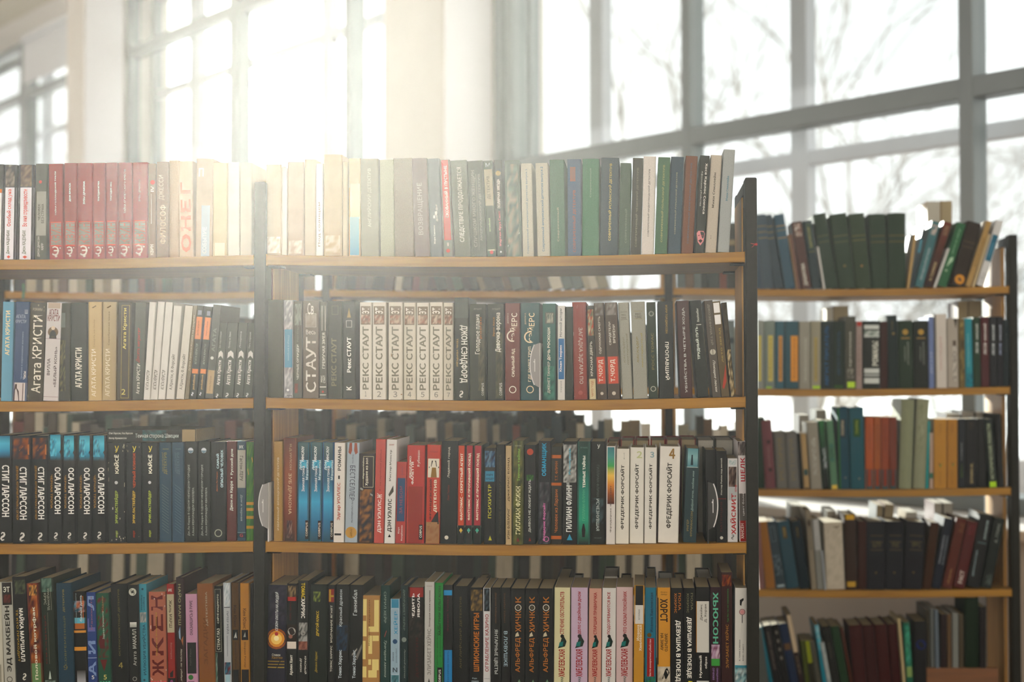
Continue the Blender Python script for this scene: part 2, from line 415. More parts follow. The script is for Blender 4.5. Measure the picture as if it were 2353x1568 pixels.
def cover_mesh(w, h, d, col, fl, items, seed):
    rnd = random.Random(seed)
    hard = 'h' in fl or 'c' in fl
    th = 0.0024 if hard else 0.0007
    th = min(th, w*0.2)
    bulge = (0.10*w if 'b' in fl else 0.03*w); cr = min(0.0025 if hard else 0.0012, w*.25)
    def y_of(u):
        x = abs(2*u - 1)
        e = bulge*x*x; ex = (x - (1 - 2*cr/w))/(2*cr/w)
        if ex > 0: e += cr*(1 - math.sqrt(max(0, 1 - ex*ex)))
        return e
    us = [0, .02, .06, .14, .3, .5, .7, .86, .94, .98, 1]
    o = [(-w/2, d)] + [((u - .5)*w, y_of(u)) for u in us] + [(w/2, d)]
    i_ = [(-w/2 + th, d)] + [((u - .5)*(w - 2*th), y_of(u) + th + .001) for u in us] + [(w/2 - th, d)]
    n = len(o); v = []; f = []
    for z in (0, h):
        v += [(x, y, z) for x, y in o] + [(x, y, z) for x, y in i_]
    T = 2*n
    for k in range(n - 1):
        f.append([k, k + 1, T + k + 1, T + k])                       # outside
        f.append([n + k + 1, n + k, T + n + k, T + n + k + 1])       # inside
        f.append([k + 1, k, n + k, n + k + 1])                       # foot
        f.append([T + k, T + k + 1, T + n + k + 1, T + n + k])       # head
    for k in (0, n - 1):
        q = [k, T + k, T + n + k, n + k]; f.append(q if k == 0 else q[::-1])
    nc = len(f)
    sp = Spine(); draw(sp, items, w, h, rnd)
    base = len(v)
    for u, vv, l in sp.p:
        uu = min(1, max(0, u)); v.append(((u - .5)*w, y_of(uu) - .0002 - .00006*l, vv*h))
    f += [[base + i for i in q] for q in sp.f]
    me = bpy.data.meshes.new('cover'); me.from_pydata(v, [], f)
    cm = (mat('cover_cloth', col, 0.8, 0.12, 500.0, bump=0.25, spec=0.15) if 'c' in fl else
          mat('cover_hard', col, 0.45, 0.10, 25.0, spec=0.12) if 'h' in fl else mat('cover_paper', col, 0.4, 0.06, 20.0, spec=0.15))
    me.materials.append(cm); me.materials.append(print_mat())
    if sp.p:
        at = me.color_attributes.new('ink', 'FLOAT_COLOR', 'POINT')
        for q, c in enumerate(sp.c): at.data[base + q].color = (*c, 1)
    for q, p in enumerate(me.polygons):
        if q >= nc: p.material_index = 1
        p.use_smooth = False
    return me
NB = [0]
LABELS = {}
def book(X, Yf, Z, w, h, col, fl, items, label, group, lean=0.0, depth=None, flip=False, title=None):
    NB[0] += 1; rnd = random.Random(NB[0]*7 + 3)
    d = depth or (0.132 + rnd.uniform(-.008, .008) + (0.012 if h > .215 else 0) - (.02 if h < .17 else 0))
    r = empty('book', (X, Yf, Z)); tag(r, label, 'book', group)
    r.rotation_euler = (0, lean, PI if flip else 0)
    hard = 'h' in fl or 'c' in fl
    o = bpy.data.objects.new('cover', cover_mesh(w, h, d, col, fl, items, NB[0])); C.objects.link(o); o.parent = r
    th = min(.0024 if hard else .0007, w*.2); ins = .003 if hard else .0008
    b = MB(); b.quad_box((-w/2 + th, .1*w + .004, ins), (w/2 - th, d - (ins if hard else .0004), h - ins))
    b.build('pages', M_PAGEW if 'W' in fl else M_PAGE, r)
    return r
def row(case, k, bay, data, yf=0.012, pre=None, group=None, flip=False, gap=0.0006):
    """One line per book: x0 x1 y_top lean colour flags ~ spine printing ~ what it looks like."""
    Y = (YA if case == 'A' else YB) + yf
    n = 0
    for ln in data.strip().split('\n'):
        ln = ln.strip()
        if not ln: continue
        head, items, desc = [q.strip() for q in ln.split('~')]
        hd = head.split(); x0, x1, yt, lean = map(float, hd[:4]); col = hd[4]; fl = hd[5] if len(hd) > 5 else ''
        rnd = random.Random(int(x0*13) + k); yy = Y + (rnd.uniform(-.004, .006) if not flip else 0)
        zs = SH[k]
        yb = {'A': {1: 584, 2: 914, 3: 1244, 4: 1575}, 'B': {1: 658, 2: 893, 3: 1125, 4: 1357, 5: 1590}}[case][k]
        xa, xb = on_y(x0, yb, yy).x, on_y(x1, yb, yy).x
        xt = on_y(x0 + lean, yt, yy); H = xt.z; dx = xt.x - xa
        zz = max(shelf_z(case, k, xa), shelf_z(case, k, xb)) + .0007
        hz = H - zz; ang = math.atan2(dx, hz)
        w = (xb - xa)*math.cos(ang) - gap
        h = (hz - w*abs(math.sin(ang)))/math.cos(ang) if abs(ang) > .03 else hz/math.cos(ang)
        zb = zz + w/2*abs(math.sin(ang)); xc = (xa + xb)/2
        if flip: book(xc, yy, zb, w, h, col, fl, items, label_of(desc, pre), group, -ang, flip=True)
        else: book(xc, yy, zb, w, h, col, fl, items, label_of(desc, pre), group, ang)
def label_of(desc, pre):
    s = desc + ', ' + pre if pre else desc
    LABELS[s] = LABELS.get(s, 0) + 1
    return s
# ------------------------------------------------------------------ the books, shelf by shelf (pixel widths as surveyed on the shelf edge)
Q1 = 'p|0|.15|1|.385|#8a867b;p|0|.14|1|.15|#d5402f;p|0|.383|1|.393|#d5402f;ut|КВИН|.5|.165|.375|.7|#b8584a;h|Э|.46|.09|.5|.66|#e8dfd2;o|.78|.118|.05|#e8dfd2;o|.5|.035|.09|#d8cbbb;ut|%s|.5|%s|%s|.15|#e5dcd0'
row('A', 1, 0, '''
-20 4 378 4 #2a2622 ~ p|0|0|1|.7|#e8e4e0;p|.5|.7|.9|.74|#d9702c ~ half-seen white book with black top at the bookcase end
5 34.5 379 4 #1d1b18 h ~ k|0|.77|1|1|#2b241e|#8d7f70|#4d4238;p|0|0|1|.76|#e9e6ec;ub|Джон КАЦЕНБАХ|.45|.06|.31|.3|#55573d;ub|Особый склад ума|.5|.35|.74|.42|#c8402c;y|.35|.03|.5|.01|.65|.03|.5|.045|#c8402c ~ white book with red and grey lettering and black picture top
39 75.5 379 3 #221e19 h ~ k|0|.77|1|1|#4a3a2a|#8a7355|#5d4a38;p|0|0|1|.76|#e9e6ec;ub|Джон КАЦЕНБАХ|.45|.06|.31|.28|#55573d;ub|Во имя справедливости|.5|.35|.74|.38|#c8402c;y|.35|.03|.5|.01|.65|.03|.5|.045|#c8402c ~ white book with long red lettering and brown smoky top
79 107 376.5 2 #4f5142 h ~ p|.12|.25|.93|.71|#9d9d92;u|ЧЕЛОВЕК|.35|.41|.58|.22|#4c4d46;u|БЕЗ СТРАХА|.65|.38|.58|.22|#4c4d46;u|ДЖОН ДИКСОН|.35|.03|.24|.22|#d6d1c4;u|КАРР|.65|.1|.17|.2|#d6d1c4;o|.45|.81|.13|#b8483c ~ grey-green book with pale grey label panel
112.5 146 377 -2 #93302a h ~ ''' + Q1 % ('ТАЙНА ГОЛЛАНДСКОЙ ТУФЛИ', .46, .92) + ''' ~ first of seven matching red books with grey band
146.5 176 375 0 #8b2f29 h ~ ''' + Q1 % ('ДОМ БРАССА', .6, .79) + ''' ~ second of seven matching red books with grey band
176 212 375 0 #93302a h ~ ''' + Q1 % ('ЗУБЫ ДРАКОНА', .57, .81) + ''' ~ third of seven matching red books with grey band
212.5 242 374.5 0 #93302a h ~ ''' + Q1 % ('ТРАГЕДИЯ ИГРЕК', .6, .81) + ''' ~ fourth of seven matching red books with grey band
242.5 269 374 0 #8b2f29 h ~ ''' + Q1 % ('ТРАГЕДИЯ ИКС', .6, .8) + ''' ~ fifth of seven matching red books with grey band
269.5 303.5 374 0 #93302a h ~ ''' + Q1 % ('ТАЙНА ЕГИПЕТСКОГО КРЕСТА', .47, .93) + ''' ~ sixth of seven matching red books with grey band
304 338.5 373.5 0 #93302a h ~ ''' + Q1 % ('ЗУБЫ ДРАКОНА', .59, .82) + ''' ~ last of seven matching red books with grey band
340 358 376 0 #8a6d56 h ~ o|.6|.8|.3|#c65040;u|IV|.55|.7|.76|.4|#e9dccb;p|.4|.36|.46|.68|#e0d0ba;u|КВИН|.5|.03|.14|.45|#e6d8c2 ~ narrow brown book with red dot beside the matching red books
359 387 372 0 #84664e ch ~ u|ФИЛОСОФ|.55|.14|.55|.5|#d9c4a4;u|ДЖЕССИ|.45|.6|.86|.5|#a98a6c ~ plain tan-brown book with large pale lettering
387.5 411 369 0 #b69776 ch ~ ~ taller plain tan book without lettering
411.5 445 371 -3 #cfb596 h ~ ub|О|.5|.05|.24|.7|#d4694e;ub|Н|.5|.27|.43|.7|#d4694e;ub|Е|.5|.47|.6|.7|#d4694e;ub|Г|.5|.66|.78|.7|#d4694e ~ cream book with huge red spaced letters
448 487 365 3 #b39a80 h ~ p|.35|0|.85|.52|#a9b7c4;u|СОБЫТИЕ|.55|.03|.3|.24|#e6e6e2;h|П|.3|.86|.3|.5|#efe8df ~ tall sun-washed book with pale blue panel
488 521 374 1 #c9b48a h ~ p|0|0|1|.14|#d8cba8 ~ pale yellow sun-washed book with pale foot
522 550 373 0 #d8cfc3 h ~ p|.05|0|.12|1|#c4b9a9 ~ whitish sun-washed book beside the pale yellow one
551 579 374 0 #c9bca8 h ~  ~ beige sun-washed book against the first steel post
''', pre='first bay, top shelf', group='books on the top shelf, first bay')
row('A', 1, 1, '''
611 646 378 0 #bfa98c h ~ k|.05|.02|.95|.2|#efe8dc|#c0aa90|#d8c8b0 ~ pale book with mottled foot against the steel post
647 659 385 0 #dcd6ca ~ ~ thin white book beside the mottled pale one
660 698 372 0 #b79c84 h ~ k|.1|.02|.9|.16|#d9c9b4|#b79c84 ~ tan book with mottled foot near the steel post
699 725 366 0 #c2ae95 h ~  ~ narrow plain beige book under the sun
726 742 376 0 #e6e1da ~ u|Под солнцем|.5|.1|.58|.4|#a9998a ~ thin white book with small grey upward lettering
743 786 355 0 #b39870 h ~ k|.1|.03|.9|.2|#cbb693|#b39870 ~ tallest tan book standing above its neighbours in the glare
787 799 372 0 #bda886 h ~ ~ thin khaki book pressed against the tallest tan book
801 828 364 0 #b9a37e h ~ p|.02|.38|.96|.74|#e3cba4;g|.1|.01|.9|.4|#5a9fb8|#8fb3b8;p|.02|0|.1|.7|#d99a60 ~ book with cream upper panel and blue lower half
829 871 365 -2 #86806b h ~ u|АНГЛИЙСКИЙ ДЕТЕКТИВ|.5|.3|.9|.28|#a59d84 ~ greenish-beige book with faint upward lettering
874 906 367 -2 #9c9a80 ch ~ ~ plain pale green cloth book without lettering
907 952 364 -4 #806f5d ch ~ ~ plain wide brown-beige book without lettering
953 988 363 -8 #735f58 h ~ u|ВОЗВРАЩЕНИЕ|.5|.22|.75|.4|#92827a ~ mauve-brown book with faded embossed lettering
989 1017 364 -8 #5d6266 h ~ p|.5|.42|.66|.46|#e2ded6;p|.35|.39|.5|.42|#e2ded6;u|Жорж Сименон|.42|.13|.32|.16|#ddd8cf;u|ДОМ СУДЬИ|.66|.36|.53|.18|#ddd8cf ~ slate book with two small white squares on the spine
1019 1042 367 -9 #737468 h ~ p|0|.17|1|1|#b23a30;y|0|.22|.5|.14|1|.22|1|.18|.5|.1|0|.18|#e8dfd6;o|.5|.06|.2|#b4483e;ub|СКОВАННЫЙ В ПУСТЫНЕ|.5|.4|.94|.4|#efe7dc ~ bright red book with white lettering and chevron foot
1044 1082 368 -10 #60614e ch ~ u|СЛЕДСТВИЕ ПРОДОЛЖАЕТСЯ|.55|.15|.93|.34|#cfcabb ~ olive-grey book with tall thin white lettering
1083 1118.5 369 -10 #46493a ch ~ u|СЛИШКОМ МНОГО ЖЕНЩИН|.35|.1|.9|.28|#83836f;u|АМЕРИКАНСКИЙ ДЕТЕКТИВ|.72|.16|.86|.22|#83836f;p|.52|.06|.55|.86|#83836f ~ dark olive book with two lines of dull embossed lettering
1119.5 1141 369 -10 #39442f h ~ p|.06|.53|.94|.91|#a09576;u|ДЕТЕКТИВ|.5|.6|.84|.4|#5b543f;p|0|.06|1|.075|#c9c3a6;u|английский|.4|.26|.4|.2|#8aa06a;o|.5|.045|.2|#b8443a;h|М|.5|.955|.5|.45|#9aa5a0 ~ green book with beige upper label and red dot
1142 1161 367 -8 #38372f h ~ o|.5|.86|.32|#a58d4e;ub|ПОЛЯРНАЯ ЗВЕЗДА|.5|.5|.8|.42|#e9e5da;ub|Мартин Круз Смит|.5|.11|.47|.34|#cf7d80;o|.5|.05|.12|#ddd ~ narrow black book with white and pink upward lettering
1163.5 1199 369 -5 #59665a h ~ k|0|.0|1|.96|#58645a|#8a8775|#6f7f6f|#45524a|#938672;y|.1|.1|.9|.24|.9|.25|.1|.115|#b9c2b8 ~ mossy green book with a mottled painted spine
1201 1227 376 -5 #bdb7a6 ch ~ u|Современный американский детектив выпуск 1|.5|.03|.94|.24|#7d8d99 ~ first of two cream books with pale blue lettering
1235 1264 375 -5 #bab4a3 ch ~ u|Современный американский детектив выпуск 2|.5|.05|.96|.26|#51748c ~ second of two cream books with pale blue lettering
1265 1299 367 -3 #4a6d58 cb ~ u|Современный|.55|.15|.5|.16|#7d8c72 ~ faded green cloth book after the two cream books
1304 1336 366 -1 #4a5a72 ch ~ u|СОВРЕМЕННЫЙ ДЕТЕКТИВ|.5|.04|.68|.3|#74504a;p|.2|.77|.6|.92|#775552 ~ blue cloth book with brownish-red lettering
1337 1376 365 1 #3f7454 cb ~ u|Современный|.5|.6|.9|.12|#5d8a68 ~ bright green cloth book nearly blank
1377 1419 363 4 #36454a ch ~ u|СОВРЕМЕННЫЙ ИСПАНСКИЙ ДЕТЕКТИВ|.55|.15|.94|.19|#b5a45d ~ dark slate book with thin gold lettering
1421 1447 375 4 #47594a cb ~ u|СОВРЕМЕННЫЙ|.6|.13|.5|.2|#5f6f5c ~ short dark green cloth book beside the slate one
1448 1473 363 6 #413e33 ch ~ u|СОВРЕМЕННЫЙ ЧЕШСКИЙ ДЕТЕКТИВ|.5|.08|.9|.24|#6b6654 ~ dark brown-grey book with dull lettering
1473.5 1503 360 5 #d8d0c8 ch ~ u|СОВРЕМЕННЫЙ НИДЕРЛАНДСКИЙ ДЕТЕКТИВ|.5|.18|.87|.18|#4f4b47 ~ cream-white book with thin dark lettering
1504.5 1533 361 8 #44684a ch ~ u|СОВРЕМЕННЫЙ ПОЛЬСКИЙ ДЕТЕКТИВ|.5|.12|.92|.22|#8f9a5e ~ moss green book with gold-green lettering
1534 1564 360 8 #384b57 ch ~ u|СОВРЕМЕННЫЙ РУМЫНСКИЙ ДЕТЕКТИВ|.5|.2|.84|.16|#7b8272 ~ slate-blue book with fine faded lettering
1565 1593 358 11 #744730 ch ~ u|СОВРЕМЕННЫЙ ВЕНГЕРСКИЙ ДЕТЕКТИВ|.5|.1|.93|.2|#5a5a5c ~ chestnut brown book with dark lettering
1596 1618.5 357 13 #27281f h ~ d|Хосе Карлос Сомоса|.68|.4|.92|.3|#ddd8cc;d|Афинские убийства|.3|.48|.84|.18|#b0aca0;y|.1|.2|.25|.225|.8|.225|.95|.2|.85|.12|.55|.075|.25|.11|#d98a8c;y|.3|.125|.55|.14|.75|.125|.55|.1|#3a1c1c;y|.25|.18|.42|.185|.42|.175|.25|.17|#7a3a3e;y|.6|.185|.8|.18|.8|.17|.6|.175|#7a3a3e ~ black book with white title and a pink mask at the foot
1619.5 1646 356 14 #c4b9a8 ch ~ ub|Мики Спиллейн|.45|.46|.82|.22|#4b453c;h|1|.45|.16|.12|.3|#4b453c ~ cream book with brown name and numeral 1
1649 1676 343 14 #a5aaa8 ch ~ u|Мики Спиллейн|.5|.5|.74|.2|#3d7a8c ~ tall pale grey book beside the end upright
''', pre='second bay, top shelf', group='books on the top shelf, second bay')
AK = 'u|%s|.52|.1|%s|.5|#5d574e'
CH = 'e|.4|.03|.24|#d0d0c8;ub|Агата Кристи|.48|.17|.5|.5|#e4e2d8;y|.2|.52|.5|.56|.8|.52|.75|.6|.5|.63|.25|.6|#d5d3cb;u|%s|.35|.66|.88|.22|#8f9184'
PB = 'p|0|.27|1|.32|#e08a4a;p|0|.64|1|.88|#e08a4a;u|%s|.5|.68|.84|.25|#8a4a20;u|АГАТА КРИСТИ|.5|.37|.59|.3|#8a917e;u|pocketbook|.5|.1|.26|.34|#d8b070;e|.4|.05|.24|#ddd;p|.3|.9|.8|.95|#777c84'
row('A', 2, 0, '''
1 27.5 694 5 #67a3bd ~ ub|АГАТА КРИСТИ|.5|.46|.91|.4|#e0d7ae ~ sky-blue book with cream lettering
28 60 694 8 #3b4f72 ~ p|0|0|1|.185|#cfc3c0;y|.05|0|.5|0|.45|.1|.3|.13|.3|.17|.15|.17|.1|.1|#4a3936;y|.7|0|.76|0|.78|.18|.72|.18|#6d5a55;u|Человек в коричневом костюме|.62|.22|.7|.17|#7f93b3;u|Часы|.82|.22|.3|.2|#e6e6e6;h|АГАТА|.42|.85|.7|.26|#8d9dba;h|КРИСТИ|.42|.8|.8|.26|#8d9dba;h|Ш|.8|.9|.2|.3|#99a7c0 ~ navy-blue book picturing a man by a tree at its foot
61.5 97 695 8 #443f30 ~ u|Агата КРИСТИ|.55|.08|.87|.62|#e6dfcd;h|РОМАНЫ|.5|.93|.62|.2|#a69b80;w|#7d745d|12 ~ dark olive book with the largest white serif-like lettering
98 133.5 695 9 #cfc8c6 ~ p|0|.94|1|1|#b9a594;h|АГАТА|.5|.9|.62|.4|#743a36;h|КРИСТИ|.5|.84|.78|.4|#743a36;o|.5|.7|.34|#6f5a44;o|.5|.74|.13|#d9c6ae;y|.25|.63|.75|.63|.68|.7|.5|.72|.32|.7|#2b241e;p|0|.63|1|.633|#7b4a55;u|ВИЛЛА|.3|.26|.43|.2|#4a3b3a;u|«БЕЛЫЙ КОНЬ»|.72|.14|.55|.22|#4a3b3a;p|0|.04|1|.043|#7b4a55 ~ white book with an oval portrait on the spine
134.5 161 697 0 #38382a ~ k|0|.1|.6|.62|#3c3b28|#5b5532|#2b2a20;p|0|.75|.6|.9|#555b52 ~ dark green picture-covered book beside the portrait one
162 199 696 0 #2f332b ~ ub|АГАТА КРИСТИ|.5|.13|.54|.42|#ddd8c9 ~ black-green book with bold white lettering low on the spine
201.5 232.5 694 0 #c8ad78 b ~ p|0|.0|.12|1|#b29a68;u|АГАТА КРИСТИ|.45|.04|.52|.34|#efe2c4;u|Смерть на Ниле|.5|.54|.82|.16|#a98f60;y|.3|.94|.6|.965|.65|.955|.4|.935|#7d6a48 ~ first of two cream-gold books with a small feather mark
233 265.5 694 2 #b29d72 b ~ u|АГАТА КРИСТИ|.42|.04|.52|.34|#e2d5b4;u|Серебряная чаша|.5|.56|.9|.16|#7f6d4a;y|.3|.94|.6|.965|.65|.955|.4|.935|#6d5c3e ~ second of two cream-gold books with a small feather mark
267.5 299.5 695 3 #4a4229 h ~ f|.3|.02|.88|.97|#a08c48;ub|Агата Кристи|.56|.52|.94|.3|#cdbb5c;h|2|.5|.085|.28|.4|#cdbb5c ~ brown-olive book with thin yellow frame and numeral 2
303 328.5 695 8 #4f5248 ~ us|Десять негритят|.45|.38|.74|.38|#963a34;u|Агата КРИСТИ|.5|.06|.37|.32|#d8d4c6 ~ grey-green book with red script lettering
329 343.5 694 14 #d9d5cf ~ ''' + AK % ('АГАТА КРИСТИ', .3) + ''' ~ first of three thin white books with short black lettering
345 361.5 693 17 #d9d5cf ~ ''' + AK % ('АГАТА КРИСТИ', .3) + ''' ~ second of three thin white books with short black lettering
362.5 379 694 18 #d9d5cf ~ ''' + AK % ('АГАТА КРИСТИ', .3) + ''' ~ third of three thin white books with short black lettering
381 400 702 18 #d5d1ca ~ ''' + AK % ('А.Кристи, Ф.Форсайт', .48) + ''' ~ first of two thin white books with longer lettering
404 423 702 21 #d2cbc0 ~ ''' + AK % ('А.Кристи, Ф.Форсайт', .48) + ''' ~ second of two thin white books with longer lettering
424 433.5 702 20 #7d7259 ~ u|Агата Кристи Кошка на голубях|.5|.3|.9|.45|#c9bda0 ~ thin khaki book between white and orange-banded books
434 452 702 17 #35392e ~ ''' + PB % 'Десять негритят' + ''' ~ first of two dark paperbacks with orange label and band
453 469.5 704 19 #35392e ~ ''' + PB % 'Смерть в облаках' + ''' ~ second of two dark paperbacks with orange label and band
470.5 490 700 19 #50534a ~ p|0|.05|1|.3|#b49a70;u|отель бертрам|.5|.08|.24|.26|#8a744e;u|АГАТА|.5|.5|.75|.4|#757a6e;o|.45|.43|.2|#b9bbb0 ~ grey-green book with beige lower panel
490.5 510.5 741 12 #3e4335 ~ ''' + CH % 'Зло под солнцем' + ''' ~ first of four short dark books with white mask emblem
511 536.5 741 11 #3e4335 ~ ''' + CH % 'Почему не Эванс' + ''' ~ second of four short dark books with white mask emblem
537 558.5 741 11 #3e4335 ~ ''' + CH % 'Лощина' + ''' ~ third of four short dark books with white mask emblem
559 580 742 11 #3e4335 ~ ''' + CH % 'Пять поросят' + ''' ~ last of four short dark books with white mask emblem
''', pre='first bay, second shelf', group='books on the second shelf, first bay')
RS = 'p|.1|.77|.9|.96|#7b6a58;k|.14|.78|.86|.87|#9b6f5c|#c9b49a|#6b5545;ub|ЭТ|.5|.88|.945|.6|#e4ddcf;ub|РЕКС СТАУТ|.5|.1|.75|.52|#7e796a;p|.1|.7|.9|.7|#888;h|%d|.5|.055|.3|.42|#8d8a80'
